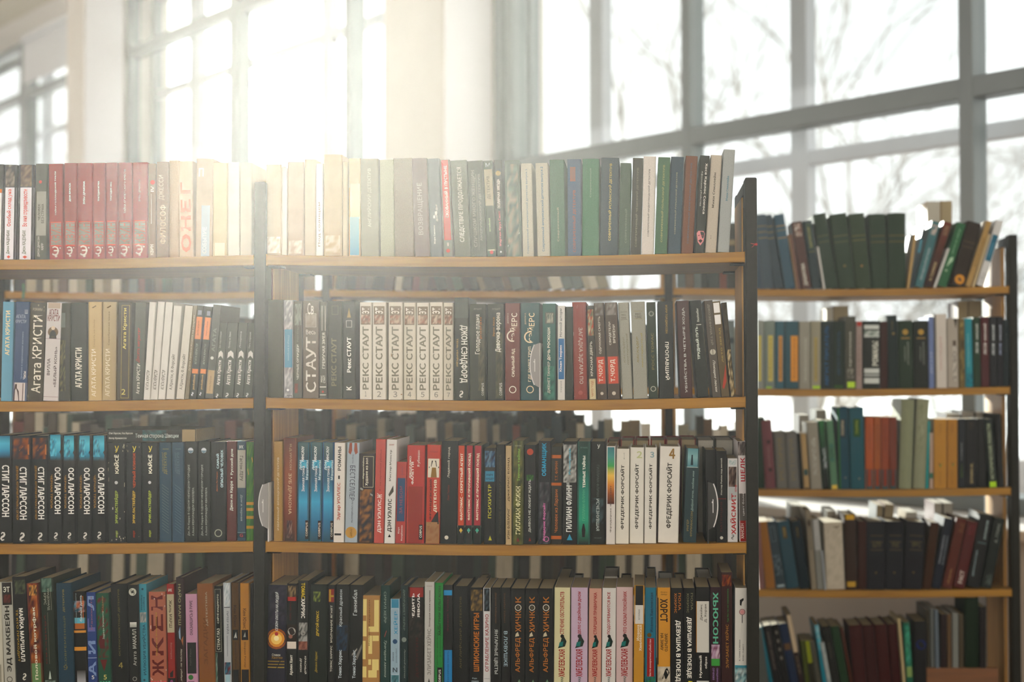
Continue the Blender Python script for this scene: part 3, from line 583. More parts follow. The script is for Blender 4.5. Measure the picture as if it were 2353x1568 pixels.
row('A', 2, 1, '''
610.5 650 689 0 #44452f h ~ ~ plain dark olive book against the steel post
652 673.5 690 0 #a5a3a4 ~ k|0|0|1|.31|#9d9da2|#c2c0c2|#8d8d92;k|0|.7|1|1|#9d9da2|#c2c0c2|#8d8d92;p|0|.31|1|.7|#5f98b3;d|Птица в витрине|.5|.38|.64|.24|#88b6c8;o|.45|.08|.14|#e6e6e6;h|яуза|.6|.02|.5|.2|#555 ~ speckled grey book with a sky-blue band
675 694.5 692 0 #57564a ~ u|ЧЕРНЫЕ ОРХИДЕИ|.5|.19|.55|.32|#d1cdbb;u|Рекс Стаут|.5|.58|.75|.22|#7a7968;k|.1|.75|.9|.97|#7a7f72|#5b5c50;k|.1|.05|.5|.15|#8a4a40|#6a4a40 ~ narrow grey-olive book with small white lettering
695.5 732 692 0 #6d6152 ~ u|СТАУТ|.52|.06|.63|.66|#ddd7ca;f|.18|.73|.86|.87|#c9c2b2;k|.2|.74|.84|.86|#8d8272|#9d9282;h|Весь|.52|.68|.62|.3|#e2dccf;h|Св|.5|.92|.4|.75|#e2dccf ~ brown-grey book with very large white lettering
733.5 750.5 694 0 #5d5d52 h ~ u|ГРЕМУЧАЯ ЗМЕЯ|.6|.31|.68|.4|#cfc9ba;u|РЕКС|.35|.17|.24|.26|#cfc9ba;u|СТАУТ|.7|.16|.24|.26|#cfc9ba;p|.35|.7|.42|.96|#c9c2b4;p|.8|.7|.87|.96|#c9c2b4;p|.05|.115|.95|.125|#ccc5b6;o|.5|.07|.16|#a34b42;p|.05|.035|.95|.042|#ccc5b6 ~ narrow grey book with ruled white lines at head and foot
752 786 692 0 #3b3c29 h ~ ub|РЕКС СТАУТ|.45|.13|.62|.36|#696345;f|.3|.86|.75|.95|#57543a ~ dark olive book with dull gold lettering
786.5 817.5 692 0 #393a30 h ~ ub|Рекс СТАУТ|.5|.27|.63|.32|#e6e3d8;f|.28|.73|.72|.8|#c5c1b2;y|.35|.83|.5|.93|.65|.83|#9d8a55;ub|К|.5|.09|.13|.4|#e6e3d8 ~ dark grey book with a white bold name and a small square
826 854.5 695 0 #dbd5c8 h ~ ''' + RS % 1 + ''' ~ white book with grey stencil lettering and numeral 1
855.5 887 695 0 #dbd5c8 h ~ ''' + RS % 2 + ''' ~ white book with grey stencil lettering and numeral 2
892 924.5 695 0 #d8d1c2 h ~ ''' + RS % 3 + ''';w|#9b7b58|4 ~ worn white book with grey stencil lettering and numeral 3
926.5 955.5 696 0 #d3ccbb h ~ ''' + RS % 4 + ''' ~ white book with grey stencil lettering and numeral 4
956.5 986 696 0 #dbd5c8 h ~ ''' + RS % 5 + ''' ~ white book with grey stencil lettering and numeral 5
987 1017.5 695 0 #d8d1c2 h ~ ''' + RS % 6 + ''' ~ white book with grey stencil lettering and numeral 6
1018.5 1042.5 696 0 #cfc7b5 h ~ ''' + RS % 7 + ''' ~ white book with grey stencil lettering and numeral 7
1043.5 1076.5 684 0 #33362a ~ p|.02|.8|.98|.99|#4a5048;db|ДЖОН СЭНДФОРД|.66|.17|.73|.55|#dcd9cf;d|ТЕНЬ УБИЙЦЫ|.22|.33|.6|.16|#b38d4a;e|.5|.06|.24|#d5d2c8 ~ dark green book with bold white downward lettering
1079 1116 699 0 #373a2a ~ k|.55|.1|.9|.8|#3b3b2c|#57533d|#494633;u|Голодное пламя|.52|.48|.89|.36|#d6d1c0;u|роман|.72|.64|.86|.12|#a86a3e;h|ЛУЧШИЙ|.5|.95|.5|.12|#9a9988;u|CORPUS|.82|.05|.18|.14|#b9b5a4 ~ dark olive book with pale lettering beside the bold green one
1119.5 1158.5 699 0 #34372a ~ k|.5|.02|.9|.7|#3f4232|#5a5843|#4b4a38;ub|Девочка-ворона|.66|.5|.91|.36|#e2dece;u|Эрик Аксл|.4|.66|.86|.14|#b07a3c;h|ЛУЧШИЙ|.52|.95|.5|.12|#9a9988;u|CORPUS|.8|.05|.18|.16|#d0ccbc ~ dark olive book with slanting whitish lettering and orange line
1160.5 1194.5 697 0 #6d3d33 ~ u|СЭЙЕРС|.58|.6|.9|.5|#e8d9c2;r|.5|.66|.4|#e8d9c2;p|.62|.6|.95|.72|#6d3d33;u|ДОРОТИ Л.|.2|.79|.9|.1|#d8c4aa;ub|СИЛЬНЫЙ ЯД|.55|.24|.53|.28|#f0e4cc;r|.52|.11|.25|#e8d9c2 ~ brick-brown book with cream curved lettering
1196 1240 697 0 #2f5357 ~ u|СЭЙЕРС|.55|.6|.9|.38|#e8d9b8;r|.5|.65|.32|#e8d9b8;p|.58|.6|.9|.72|#2f5357;u|ДОРОТИ Л.|.26|.78|.9|.09|#d0c4aa;ub|ГДЕ БУДЕТ ТРУП|.5|.19|.55|.2|#efe6cc;r|.5|.11|.2|#e8d9b8 ~ dark teal book with cream curved lettering
1246.5 1277 698 0 #33605a ~ k|0|0|1|.35|#3f786a|#2f5a52|#478674;p|.2|.79|.9|.91|#4a5a55;k|.3|.8|.8|.9|#b9b9a8|#4a5a55;ub|ДОЧЬ РОСКОШИ|.5|.41|.75|.26|#e5e4d5;u|ДЖЕНЕТ ТАННЕР|.5|.07|.4|.24|#c9d2c4 ~ sea-green book with a small square picture near the head
1281 1298.5 703 0 #d5d3cd ~ p|0|.22|1|.65|#2f6ba1;u|Ночной шторм|.45|.67|.97|.45|#4a4e55;ub|Юхан Теорин|.45|.3|.58|.42|#dfe3e6;u|серия|.5|.08|.2|.2|#888 ~ narrow white book with a bright blue middle band
1299.5 1317 705 0 #2c3229 h ~ ~ plain black-green book recessed beside a blue-banded one
1318 1350.5 695 -4 #8c4239 hb ~ d|ЗАГАДКА ЭДГАРА ПО|.55|.16|.74|.34|#c3aa9c;o|.5|.07|.16|#a85a4e;w|#a4685d|8 ~ brick-red book with pale downward lettering
1354 1370.5 703 -6 #3f3c35 ~ k|0|.68|1|.96|#a3452f|#7d7455|#b9a77c|#5b5744;u|КРАСНАЯ ДВЕРЬ|.5|.25|.62|.42|#d2cdbd;p|0|0|1|.22|#c9b98f;u|ЧАРЛЗ ТОДД|.5|.03|.2|.4|#a35a3c ~ dark narrow book with red picture above and cream foot
1372 1395.5 696 -8 #4f4337 ~ k|0|.87|1|1|#6d6560|#4f4337|#8d8680;p|0|.16|1|.44|#bf4a35;ub|Т.ЧОРД|.5|.18|.41|.5|#e5cdb8;u|ОДИНОКАЯ СМЕРТЬ|.5|.47|.86|.26|#d8d0bf;o|.5|.06|.16|#c9bfae ~ brown book with red block and single-line white title
1397 1425.5 695 -8 #4d4136 ~ k|0|.87|1|1|#6d6560|#4f4337|#8d8680;p|0|.16|1|.44|#c04c37;ub|Т.ЧОРД|.5|.18|.41|.44|#e5cdb8;u|СВИДЕТЕЛИ|.36|.56|.8|.2|#d8d0bf;u|ВРЕМЕНИ|.68|.58|.77|.2|#d8d0bf;o|.5|.06|.16|#c9bfae ~ brown book with red block and two-line white title
1429.5 1454.5 695 -10 #a09f93 ch ~ h|РОСС|.5|.87|.4|.18|#67645a;h|ТОМАС|.5|.84|.5|.18|#67645a;p|.2|.9|.8|.903|#67645a;p|.2|.82|.8|.823|#67645a;us|КАСКАДЕР|.4|.37|.64|.2|#8a8772;us|неоткрытый|.7|.35|.68|.2|#7d7a63 ~ first of two pale grey cloth books with gold script
1456 1489 694 -7 #9c9b8f ch ~ h|РОСС|.5|.87|.4|.18|#5d5a50;h|ТОМАС|.5|.84|.5|.18|#5d5a50;p|.2|.9|.8|.903|#8f8457;p|.2|.82|.8|.823|#8f8457;us|КАСКАДЕР|.4|.37|.64|.18|#857b50;us|неоткрытый|.7|.32|.68|.18|#9a8d55 ~ second of two pale grey cloth books with gold script
1491 1512.5 695 -6 #23301f ~ o|.5|.88|.3|#777c70;o|.5|.88|.18|#23301f;u|РОСС ТОМАС|.55|.3|.68|.28|#6d6438;r|.5|.1|.3|#a9a994 ~ black-green narrow book with round emblems at head and foot
1514 1549 693 -3 #1f241c ~ d|ПРОПАВШИЙ|.6|.19|.58|.3|#e6e3d6;d|МЭРИ ТОРДЖУССЕН|.55|.67|.96|.17|#a38645 ~ black book with thin white downward title and gold author
1562.5 1592 691 -9 #47302d h ~ ub|УБИЙСТВА В ЧЕТЫРЕ ХОДА|.52|.05|.93|.3|#8e8682;ut|УБИЙСТВА В ЧЕТЫРЕ ХОДА|.52|.05|.93|.2|#c9c4be ~ maroon book with cut-out style grey lettering
1602 1629 690 -18 #1d251f ~ ub|ТРУДНЫЙ ПУТЬ|.42|.39|.73|.32|#d3ddd0;u|Bestseller|.6|.78|.92|.2|#cfd2c4;p|.42|.745|.85|.752|#cfd2c4 ~ black-green leaning book with white and mint title
1637 1657.5 690 -20 #514a42 ~ d|ДЖОЗЕФИНА ТЭЙ|.5|.54|.96|.34|#8f897a;ds|Поющие пески|.5|.05|.38|.34|#d6d1c4;o|.5|.465|.34|#b9b3a2;p|.47|.43|.53|.5|#514a42 ~ grey-brown leaning book with a compass disc
1658 1677 692 -22 #5b4c30 ~ p|.1|.88|.85|.985|#e8e6e4;p|.1|.76|.85|.86|#e8e6e4;u|ЛЕТО ЗВЕЗД|.6|.36|.72|.24|#a58c4c;y|.2|.1|.9|.34|.8|.16|.4|.08|#a8422e ~ brown leaning book with two white stickers near the head
1678 1690 695 -20 #2d2820 ~ k|0|.0|1|.5|#c9b182|#2d2820|#4f4632;k|0|.5|1|1|#2d2820|#423a2c ~ last dark leaning picture-spined book by the end upright
''', pre='second bay, second shelf', group='books on the second shelf, second bay')
SL = 'p|0|.82|1|.97|#2a1c14;k|0|.78|1|.98|#3a2014|#8a4a20|#2a1812;y|.4|.86|.95|.82|.95|.92|.6|.9|#b56a30;db|СТИГ ЛАРССОН|.62|.22|.71|.4|#e3e0da;d|ДЕВУШКА, КОТОРАЯ ИГРАЛА С ОГНЕМ|.28|.22|.72|.16|#a5762c;e|.55|.06|.24|#cfccc5;h|эксмо|.55|.025|.3|.08|#8a8880'
OL = 'g|0|.76|1|1|#171a16|#2b9ab8|#4fc3d8|#2b86a0;k|.1|.8|.6|.96|#2f9cba|#155064|#59c6da;y|.5|.76|1|.79|1|.98|.9|.86|#171a16;db|ОСА ЛАРССОН|.68|.27|.7|.46|#e3e0da;d|ЧЕРНАЯ ТРОПА|.22|.32|.63|.16|#a5762c;e|.55|.07|.24|#cfccc5;h|эксмо|.55|.03|.3|.08|#8a8880'
LC = 'h|У|.55|.935|.25|.4|#d5c04a;ub|ЭРИК ЛАСТБЕЙДЕР|.5|.19|.52|.24|%s;us|ниндзя|.52|.05|.12|.16|%s'
DK = 'o|.48|.91|.22|#bfc7cc;y|.26|.91|.7|.91|.68|.9|.48|.88|.28|.9|#5f7683;u|Дж.Ле Карре В ОДНОМ НЕМЕЦКОМ ГОРОДКЕ|.35|.06|.77|.2|#8f938a;u|А.Холл МЕМОРАНДУМ КВИЛЛЕРА|.7|.06|.54|.2|#8f938a'
row('A', 3, 0, '''
-14 27 1000 0 #181b17 ~ g|0|.78|1|.99|#181b17|#2a8fb5|#46b4d0|#1d6f8c;db|СТИГ ЛАРССОН|.66|.24|.72|.42|#e3e0da;d|ДЕВУШКА, КОТОРАЯ|.26|.3|.6|.16|#a5762c;e|.5|.06|.24|#cfccc5 ~ first black book with bold white lettering and a blue picture head
28 70 1002 -1 #171814 ~ ''' + SL + ''' ~ first of two black books with orange-brown picture heads
72 109.5 1002 -1 #171814 ~ ''' + SL + ''' ~ second of two black books with orange-brown picture heads
111.5 142.5 999 0 #161a18 ~ ''' + OL + ''' ~ first of four black books with cyan fish-scale picture heads
143.5 173 1001 0 #161a18 ~ ''' + OL + ''' ~ second of four black books with cyan picture heads
179 209.5 1001 0 #161a18 ~ ''' + OL + ''' ~ third of four black books with cyan picture heads
210.5 243 1001 0 #161a18 ~ ''' + OL + ''' ~ last of four black books with cyan picture heads
249 288 1018 -2 #1c1c14 ~ ''' + LC % ('#9db04a', '#9db04a') + ''';ub|КАЙСЁ|.52|.69|.88|.28|#dfdcc8;o|.5|.6|.1|#bbb;w|#a9a08c|26 ~ badly scuffed black book with green and white lettering
290.5 325.5 1018 -1 #1a1a13 ~ ''' + LC % ('#c9a83a', '#a33a22') + ''';ub|ЧЕРНЫЙ КЛИНОК|.52|.55|.9|.22|#b34a24;w|#77705c|5 ~ black book with orange and yellow lettering
327 362.5 1018 -1 #1a1a13 ~ ''' + LC % ('#a3b43a', '#a3b43a') + ''';ub|КАЙСЁ|.52|.69|.88|.28|#dfdcc8;o|.5|.6|.1|#bbb ~ clean black book with yellow-green and white lettering
366 394.5 1017 -1 #2f4a5a ~ p|.3|.93|.8|.935|#7a7a55;u|ДЕТЕКТИВ|.55|.68|.9|.3|#77764d;us|АНГЛИЙСКИЙ|.3|.7|.9|.16|#6d7050;us|////////////////|.5|.08|.58|.55|#4a6167 ~ first of two slate-blue books with hatched lower spine
395.5 423 1017 -1 #304b5d ~ p|.3|.93|.8|.935|#56707c;u|ДЕТЕКТИВ|.55|.68|.9|.3|#4a6676;us|АНГЛИЙСКИЙ|.3|.7|.9|.16|#4a6676;us|////////////////|.5|.08|.58|.55|#44606e ~ second of two slate-blue books with hatched lower spine
424 453.5 1015 0 #23241f h ~ ''' + DK + ''' ~ first of two charcoal books with half-white discs
455 483 1015 0 #23241f h ~ ''' + DK + ''' ~ second of two charcoal books with half-white discs
484.5 519 1016 0 #17180f ~ ub|САМЫЙ|.45|.73|.88|.2|#b5cfd6;ub|ОПАСНЫЙ ЧЕЛОВЕК|.72|.54|.92|.22|#b5cfd6;u|Джон Ле Карре|.42|.5|.7|.1|#a3542a;r|.5|.08|.26|#9a9a88 ~ black book with two-line pale blue title
520.5 543.5 1014 0 #552019 ~ ub|Джон ле Карре|.52|.3|.6|.36|#cfc6b8;ub|Русский дом|.55|.66|.92|.34|#cfc6b8;o|.5|.63|.07|#cfc6b8 ~ dark red book with one line of white lettering
545 564.5 1014 0 #2c4554 ~ h|МК|.5|.94|.5|.45|#b9c4c9;p|.02|.53|.98|.91|#a09d93;d|Гастон ЛЕРУ|.5|.6|.85|.4|#3b3a36;d|Дом и черная|.5|.2|.46|.3|#8fa0a6;p|0|.03|1|.08|#203441;h|G|.5|.055|.4|.4|#b04a4a;p|0|.08|1|.085|#7d929c ~ slate book with a grey label and red letter G
565.5 583 1016 0 #3a6b22 ~ k|0|0|1|1|#3a6b22|#4a7a22|#2f5c22;y|.2|.72|.8|.85|.9|.8|.3|.66|#b58a26;y|0|.5|1|.62|1|.56|.2|.46|#b58a26;p|0|.3|1|.33|#b58a26;p|0|.36|1|.39|#b58a26;p|0|.22|1|.25|#a88626;p|0|.12|1|.15|#a88626 ~ green book with orange streaks by the first steel post
''', pre='first bay, third shelf', group='books on the third shelf, first bay')
WN_ = 'g|0|.0|1|1|#1f4d5c|#1f6f94|#2aa0c4|#1d5f7c|#2a4a58|#3f5c60;k|.2|.74|.8|.82|#46a8c4|#2a7a9c;ub|УИНСЛОУ|.45|.8|.96|.24|#dfe8e8;ub|ДОН|.28|.72|.82|.22|#c2dce0;u|Зимняя гонка|.5|.5|.76|.26|#cfdde0;ub|Машины|.82|.62|.82|.22|#a8ccd6;p|.72|.02|.98|.21|#12160f;u|CORPUS|.84|.05|.19|.16|#d8dccf'
FN = 'p|0|0|1|.18|#1c211f;p|0|.19|1|1|%s;y|0|.19|.5|.13|1|.19|1|.17|.5|.11|0|.17|#e5dccb;y|.5|.165|.75|.14|.5|.115|.25|.14|%s;ub|%s|.5|.24|.92|.44|#e8dac2'
FF = 'ub|ФРЕДЕРИК ФОРСАЙТ|.5|.15|.83|.34|#332f29;hb|%d|%s|.925|%s|.5|%s'
row('A', 3, 1, '''
628 648.5 1015 0 #a3803f ch ~ u|ИЗБРАННЫЙ ФРАНЦУЗСКИЙ ДЕТЕКТИВ|.55|.11|.84|.3|#d6c293 ~ ochre book with pale lettering beside the white divider
650 680.5 1007 1 #6a3a26 ~ g|0|0|1|1|#3a2a22|#7a3a20|#84482a|#5a3226;d|Н.Д.УИЛСОН|.55|.69|.94|.2|#b99a72;d|ЗУБ ДРАКОНА|.5|.26|.66|.3|#cba878;k|.3|.03|.7|.2|#2a1a16|#8d6a5a|#4a2a22 ~ reddish-brown book with tan downward lettering
682 709 1017 2 #245a6c ~ ''' + WN_ + ''' ~ first of three blue-teal books with glowing blue picture
711 738 1017 2 #245a6c ~ ''' + WN_ + ''' ~ second of three blue-teal books with glowing blue picture
739 766.5 1017 2 #1f4f7a ~ ''' + WN_ + ''' ~ third of three blue-teal books, the bluest one
765.5 790 1018 3 #d8d2ca ~ ub|Эдгар УОЛЛЕС|.5|.22|.6|.36|#a84a35;ub|РОМАНЫ|.5|.72|.96|.32|#23211d;p|.4|.635|.55|.67|#23211d;p|.1|.07|.75|.09|#23211d ~ white book with red and black lettering and a black dash
791.5 820.5 1018 6 #9fabb5 ~ y|.2|1|.4|1|.42|.92|.3|.88|.12|.9|#8d4a36;y|.6|1|.8|1|.88|.9|.7|.88|.58|.92|#8d4a36;dt|БЕСТСЕЛЛЕР|.5|.42|.77|.42|#3a3a44;d|Венди Уэкс|.5|.79|.88|.16|#666d78;d|по случайности|.55|.2|.41|.18|#4b4d55;o|.5|.1|.46|#b58a3a;d|ЛИДЕР|.5|.06|.14|.2|#7d5a1f ~ pale blue-grey book with an orange seal and red boots
821.5 857 1043 3 #2b2018 ~ k|0|0|1|.6|#2b2018|#5a3c22|#1c1612|#8a5a2c;f|.3|.62|.98|.97|#b3a583;u|Худшее из зол|.55|.64|.95|.22|#d9cfb8;u|Мартин Уэйтс|.32|.72|.95|.14|#c9bfa8;y|.1|.6|.95|.52|.95|.54|.15|.62|#8a8476 ~ short dark book with fiery picture and framed title
858.5 881.5 1010 5 #b84a40 ~ ub|ДЭН УЭЛЛС|.55|.1|.42|.42|#ead6cc;u|Я - не серийный убийца|.55|.5|.9|.2|#7a2a26;us|ж|.5|.42|.48|.5|#e0c4ba ~ coral red book with big white lettering
882.5 906.5 1011 6 #d6d3cf ~ ub|ДЭН УЭЛЛС|.5|.11|.43|.46|#35312c;u|Мистер Монстр|.45|.6|.9|.24|#35312c;y|.3|.47|.75|.56|.8|.5|.4|.45|#4a4842;h|зонт|.5|.95|.5|.14|#a05548;y|.35|.06|.5|.09|.65|.06|#222 ~ white book with big black lettering and a knife drawing
907.5 931 1062 4 #a83a36 ~ p|0|.27|1|.8|#31486a;u|ЗА НЕБОМ|.5|.36|.7|.3|#7f4a5c;u|Кнут|.35|.12|.2|.2|#e0d0c8;u|Фалдбаккен|.65|.03|.22|.2|#e0d0c8;u|роман|.6|.84|.94|.2|#8a3a48 ~ short book with red ends and a navy middle
932.5 974 1024 3 #ac2f27 ~ p|0|0|1|.58|#8c2a22;y|0|.58|1|.62|1|.56|0|.54|#8c2a22;ub|ДЖОРДЖО|.2|.66|.89|.13|#e6d9cd;ub|ФАЛЕТТИ|.32|.6|.83|.13|#e6d9cd;u|Я убиваю|.66|.78|.95|.18|#e6d0c4;p|.72|.04|.92|.19|#211a14;u|CORPUS|.82|.06|.18|.12|#e5dccb ~ widest red book with white lettering set near its head
977.5 1009 1023 4 #b23a28 ~ p|.08|.67|.92|.86|#d6cdb9;y|.3|.78|.75|.78|.68|.84|.36|.84|#2a221c;y|.15|.78|.9|.78|.9|.765|.15|.765|#2a221c;y|.3|.67|.75|.67|.68|.77|.38|.77|#8a6a34;p|0|0|1|.22|#9a7048;y|.3|.2|.95|.2|.9|.33|.7|.3|#241a14;ub|ФРАНЦУЗСКИЙ|.32|.24|.65|.2|#3a2016;ub|ДЕТЕКТИВ|.68|.32|.65|.26|#e8d9be;h|ЛУЧШИЙ|.5|.93|.6|.1|#7a1f18;k|.1|.03|.9|.18|#9a7048|#8a6038 ~ red book picturing a man in a broad hat
1011 1049.5 1014 4 #1c1c17 ~ u|Ледяной город|.45|.64|.94|.17|#c3beb0;u|Лоис Тилтон|.45|.42|.57|.12|#6e2c1f;o|.38|.06|.12|#cfcabb ~ wide black book with a thin white title
1050.5 1067 1024 2 #262c28 ~ ''' + FN % ('#b7452a', '#c9a94a', 'ФАНТОМАС - СЕКРЕТНЫЙ АГЕНТ') + ''' ~ orange-red book with white lettering and yellow diamond foot
1068 1085 1024 3 #20302c ~ ''' + FN % ('#99303a', '#4a9a86', 'ФАНТОМАС И ПРОПАВШИЙ ПОЕЗД') + ''' ~ first of two crimson books with white lettering and mint diamond foot
1086.5 1105 1024 3 #20302c ~ ''' + FN % ('#99303a', '#4a9a86', 'ФАНТОМАС И ПРОПАВШИЙ ПОЕЗД') + ''' ~ second of two crimson books with white lettering and mint diamond foot
1111.5 1138 1030 1 #14160f ~ k|.05|.8|.95|.97|#2a4a6a|#5a7a94|#16202a;p|0|.65|1|.76|#3a7f9c;h|МАРК|.5|.72|.6|.2|#1d3a44;h|ФИШЕР|.5|.68|.7|.2|#1d3a44;u|ПСИХИАТР|.5|.27|.62|.3|#b9b43c;y|.4|.04|.55|.09|.7|.04|#b9b43c ~ black book with yellow-green title under a blue portrait
1139 1160 1022 1 #171710 ~ u|ЛУЧШИЕ БОЕВИКИ ЛОНДОНА|.5|.1|.9|.3|#3a382c ~ black book with nearly invisible lettering
1161.5 1175.5 1025 0 #b39c74 h ~ u|ИЭН ФЛЕМИНГ|.5|.06|.37|.42|#3a2f20;u|ДЖЕЙМС БОНД|.5|.44|.88|.42|#3a2f20 ~ thin beige book with dark hand-drawn lettering
1176.5 1202.5 1013 1 #3f4428 ~ k|0|0|1|1|#3a3f26|#55592f|#464a2a|#60622f;ub|ГИЛЛИАН ФЛИНН|.52|.1|.56|.42|#d5d09c;u|Темные тайны|.55|.61|.92|.26|#7ba844;h|АЗБУКА|.5|.95|.6|.12|#8a8a6a;y|.4|.03|.52|.07|.65|.03|#7a3030 ~ olive picture book with pale yellow lettering
1203.5 1231 1023 1 #14160f ~ o|.5|.93|.28|#a84026;k|.2|.64|.8|.7|#1c3a1a|#2f5a26;u|ДЬЯВОЛ НЕ ЛЮБИТ ЖДАТЬ|.5|.12|.65|.24|#c5c6bd;y|.4|.03|.5|.07|.62|.03|#7a2a20 ~ black book with a red dot and thin white lettering
1235.5 1264 1014 2 #23252a ~ k|0|0|1|.6|#23252a|#4a4a50|#2e3036|#39343c;ub|ОБМАНЩИК|.5|.66|.98|.44|#2f9bc4;ub|Фредерик Форсайт|.52|.03|.4|.26|#c76aa2;r|.7|.05|.22|#c76aa2 ~ black book with cyan title and pink author lettering
1265.5 1290.5 1027 1 #2c2b24 ~ u|Человек из Ларами|.52|.12|.56|.4|#b0622c;u|Т.Т. ФЛИНН|.5|.65|.85|.26|#b0622c;p|0|.88|1|.915|#ab5c28;p|0|.6|1|.63|#ab5c28;p|0|.05|1|.085|#ab5c28 ~ dark book with copper bands and copper lettering
1292 1325.5 1015 1 #191b1b ~ y|.02|.98|.98|.98|.9|.62|.3|.55|.1|.8|#8d8f8c;k|.05|.6|.95|.97|#5b5d5b|#b5b5b0|#2a2c2c|#8a8a86;ub|ГИЛЛИАН ФЛИНН|.45|.12|.57|.4|#d8d9d4;u|Исчезнувшая|.5|.68|.93|.2|#5ab4cc;y|.3|.04|.5|.1|.7|.04|#3a8fb0 ~ black book with a white fur-like picture and white lettering
1326 1355.5 1015 1 #1f4a42 ~ g|0|0|1|1|#1b2a26|#159470|#15806a|#1a5248|#263c36;ub|ТЕМНЫЕ ТАЙНЫ|.5|.55|.86|.26|#dfe6da;u|ГИЛЛИАН ФЛИНН|.5|.23|.53|.22|#4aa77f;y|.4|.07|.35|.14|.45|.2|.55|.2|.65|.14|.6|.07|#16211e;h|ЛУЧШЕЕ|.5|.94|.6|.1|#5a7d70 ~ teal green book with white title
1356.5 1390 1015 1 #1c2321 ~ k|0|.2|1|.45|#1c2321|#36474a|#2b3a3c;d|ИСЧЕЗНУВШАЯ|.5|.13|.44|.22|#a9b3ae;d|ГИЛЛИАН ФЛИНН|.5|.46|.77|.18|#46504c;h|У|.55|.95|.2|.3|#ccd0c8;h|лучший|.5|.06|.5|.08|#6f7a74 ~ dark slate book with grey downward lettering
1392.5 1413.5 1026 1 #cfcac4 ~ g|0|.41|1|.99|#4a2a16|#8a4a22|#c97f2a|#e0b94a|#3f9a4f|#3f8d80|#2f6f78;u|Фредерик Форсайт|.5|.12|.6|.22|#4a3d30 ~ book with a green to orange sunset band above white
1414 1445 1032 2 #d9d5c9 h ~ ''' + FF % (1, .6, .2, '#a8a69c') + ''' ~ white book with black lettering and grey numeral 1
1446 1479 1029 2 #d9d6cc h ~ ''' + FF % (2, .65, .4, '#b4b98a') + ''' ~ white book with black lettering and yellow-green numeral 2
1480 1508 1029 2 #d6d3ca h ~ ''' + FF % (3, .6, .36, '#7f9aa0') + ''' ~ white book with black lettering and blue-grey numeral 3
1511.5 1559 1027 5 #d8d4cb h ~ ''' + FF % (4, .6, .3, '#8a6a36') + ''' ~ widest white book with black lettering and brown numeral 4
1569.5 1600 1030 8 #2a3d40 ~ g|0|.8|1|1|#4a7a82|#7aa5a8|#56868c;y|.35|.82|.55|.82|.5|.93|.4|.93|#20343a;p|0|.795|1|.802|#a9bcba;us|Доброй ночи, любовь моя|.6|.33|.76|.22|#8fa6a0;u|ИНГЕР|.3|.12|.24|.16|#8d7b4c;u|ФРИМАНССОН|.58|.06|.33|.16|#8d7b4c ~ slate-green book with a lighthouse picture head
1646 1670 1037 0 #181a17 ~ u|Мистер Рипли под землей|.5|.52|.92|.2|#c5c3b7;p|.05|.475|.95|.48|#8a2f2a;u|ПАТРИЦИЯ|.5|.12|.44|.24|#4f2a26;o|.5|.05|.16|#b9b7ab ~ black book with a tiny white title behind the black divider
1671.5 1695.5 1054 0 #c6c5c4 ~ k|0|.66|1|.9|#4a3a34|#7d6a60|#2a211e;p|0|.5|1|.66|#a5a7a8;ub|ХАЙСМИТ|.55|.09|.58|.55|#a22c2c;ub|ПЕТРИЯ|.82|.6|.68|.2|#a22c2c;e|.5|.06|.24|#666;k|.15|.92|.85|.98|#9aa|#c6c5c4 ~ short white book with heavy red lettering and a dark portrait
1699 1717 1015 -4 #cfc7c6 ~ p|0|0|1|.21|#8c2424;u|ХАНСЕН|.4|.03|.18|.4|#d9c9bd;p|0|.21|1|.48|#56504c;ub|ШЕЛК|.6|.6|.84|.6|#a82a34;k|0|.86|1|1|#3a3230|#8a807c;u|цвет боли|.6|.26|.48|.3|#cfc9c4 ~ white-topped book with red foot touching the end upright
''', pre='second bay, third shelf', group='books on the third shelf, second bay')
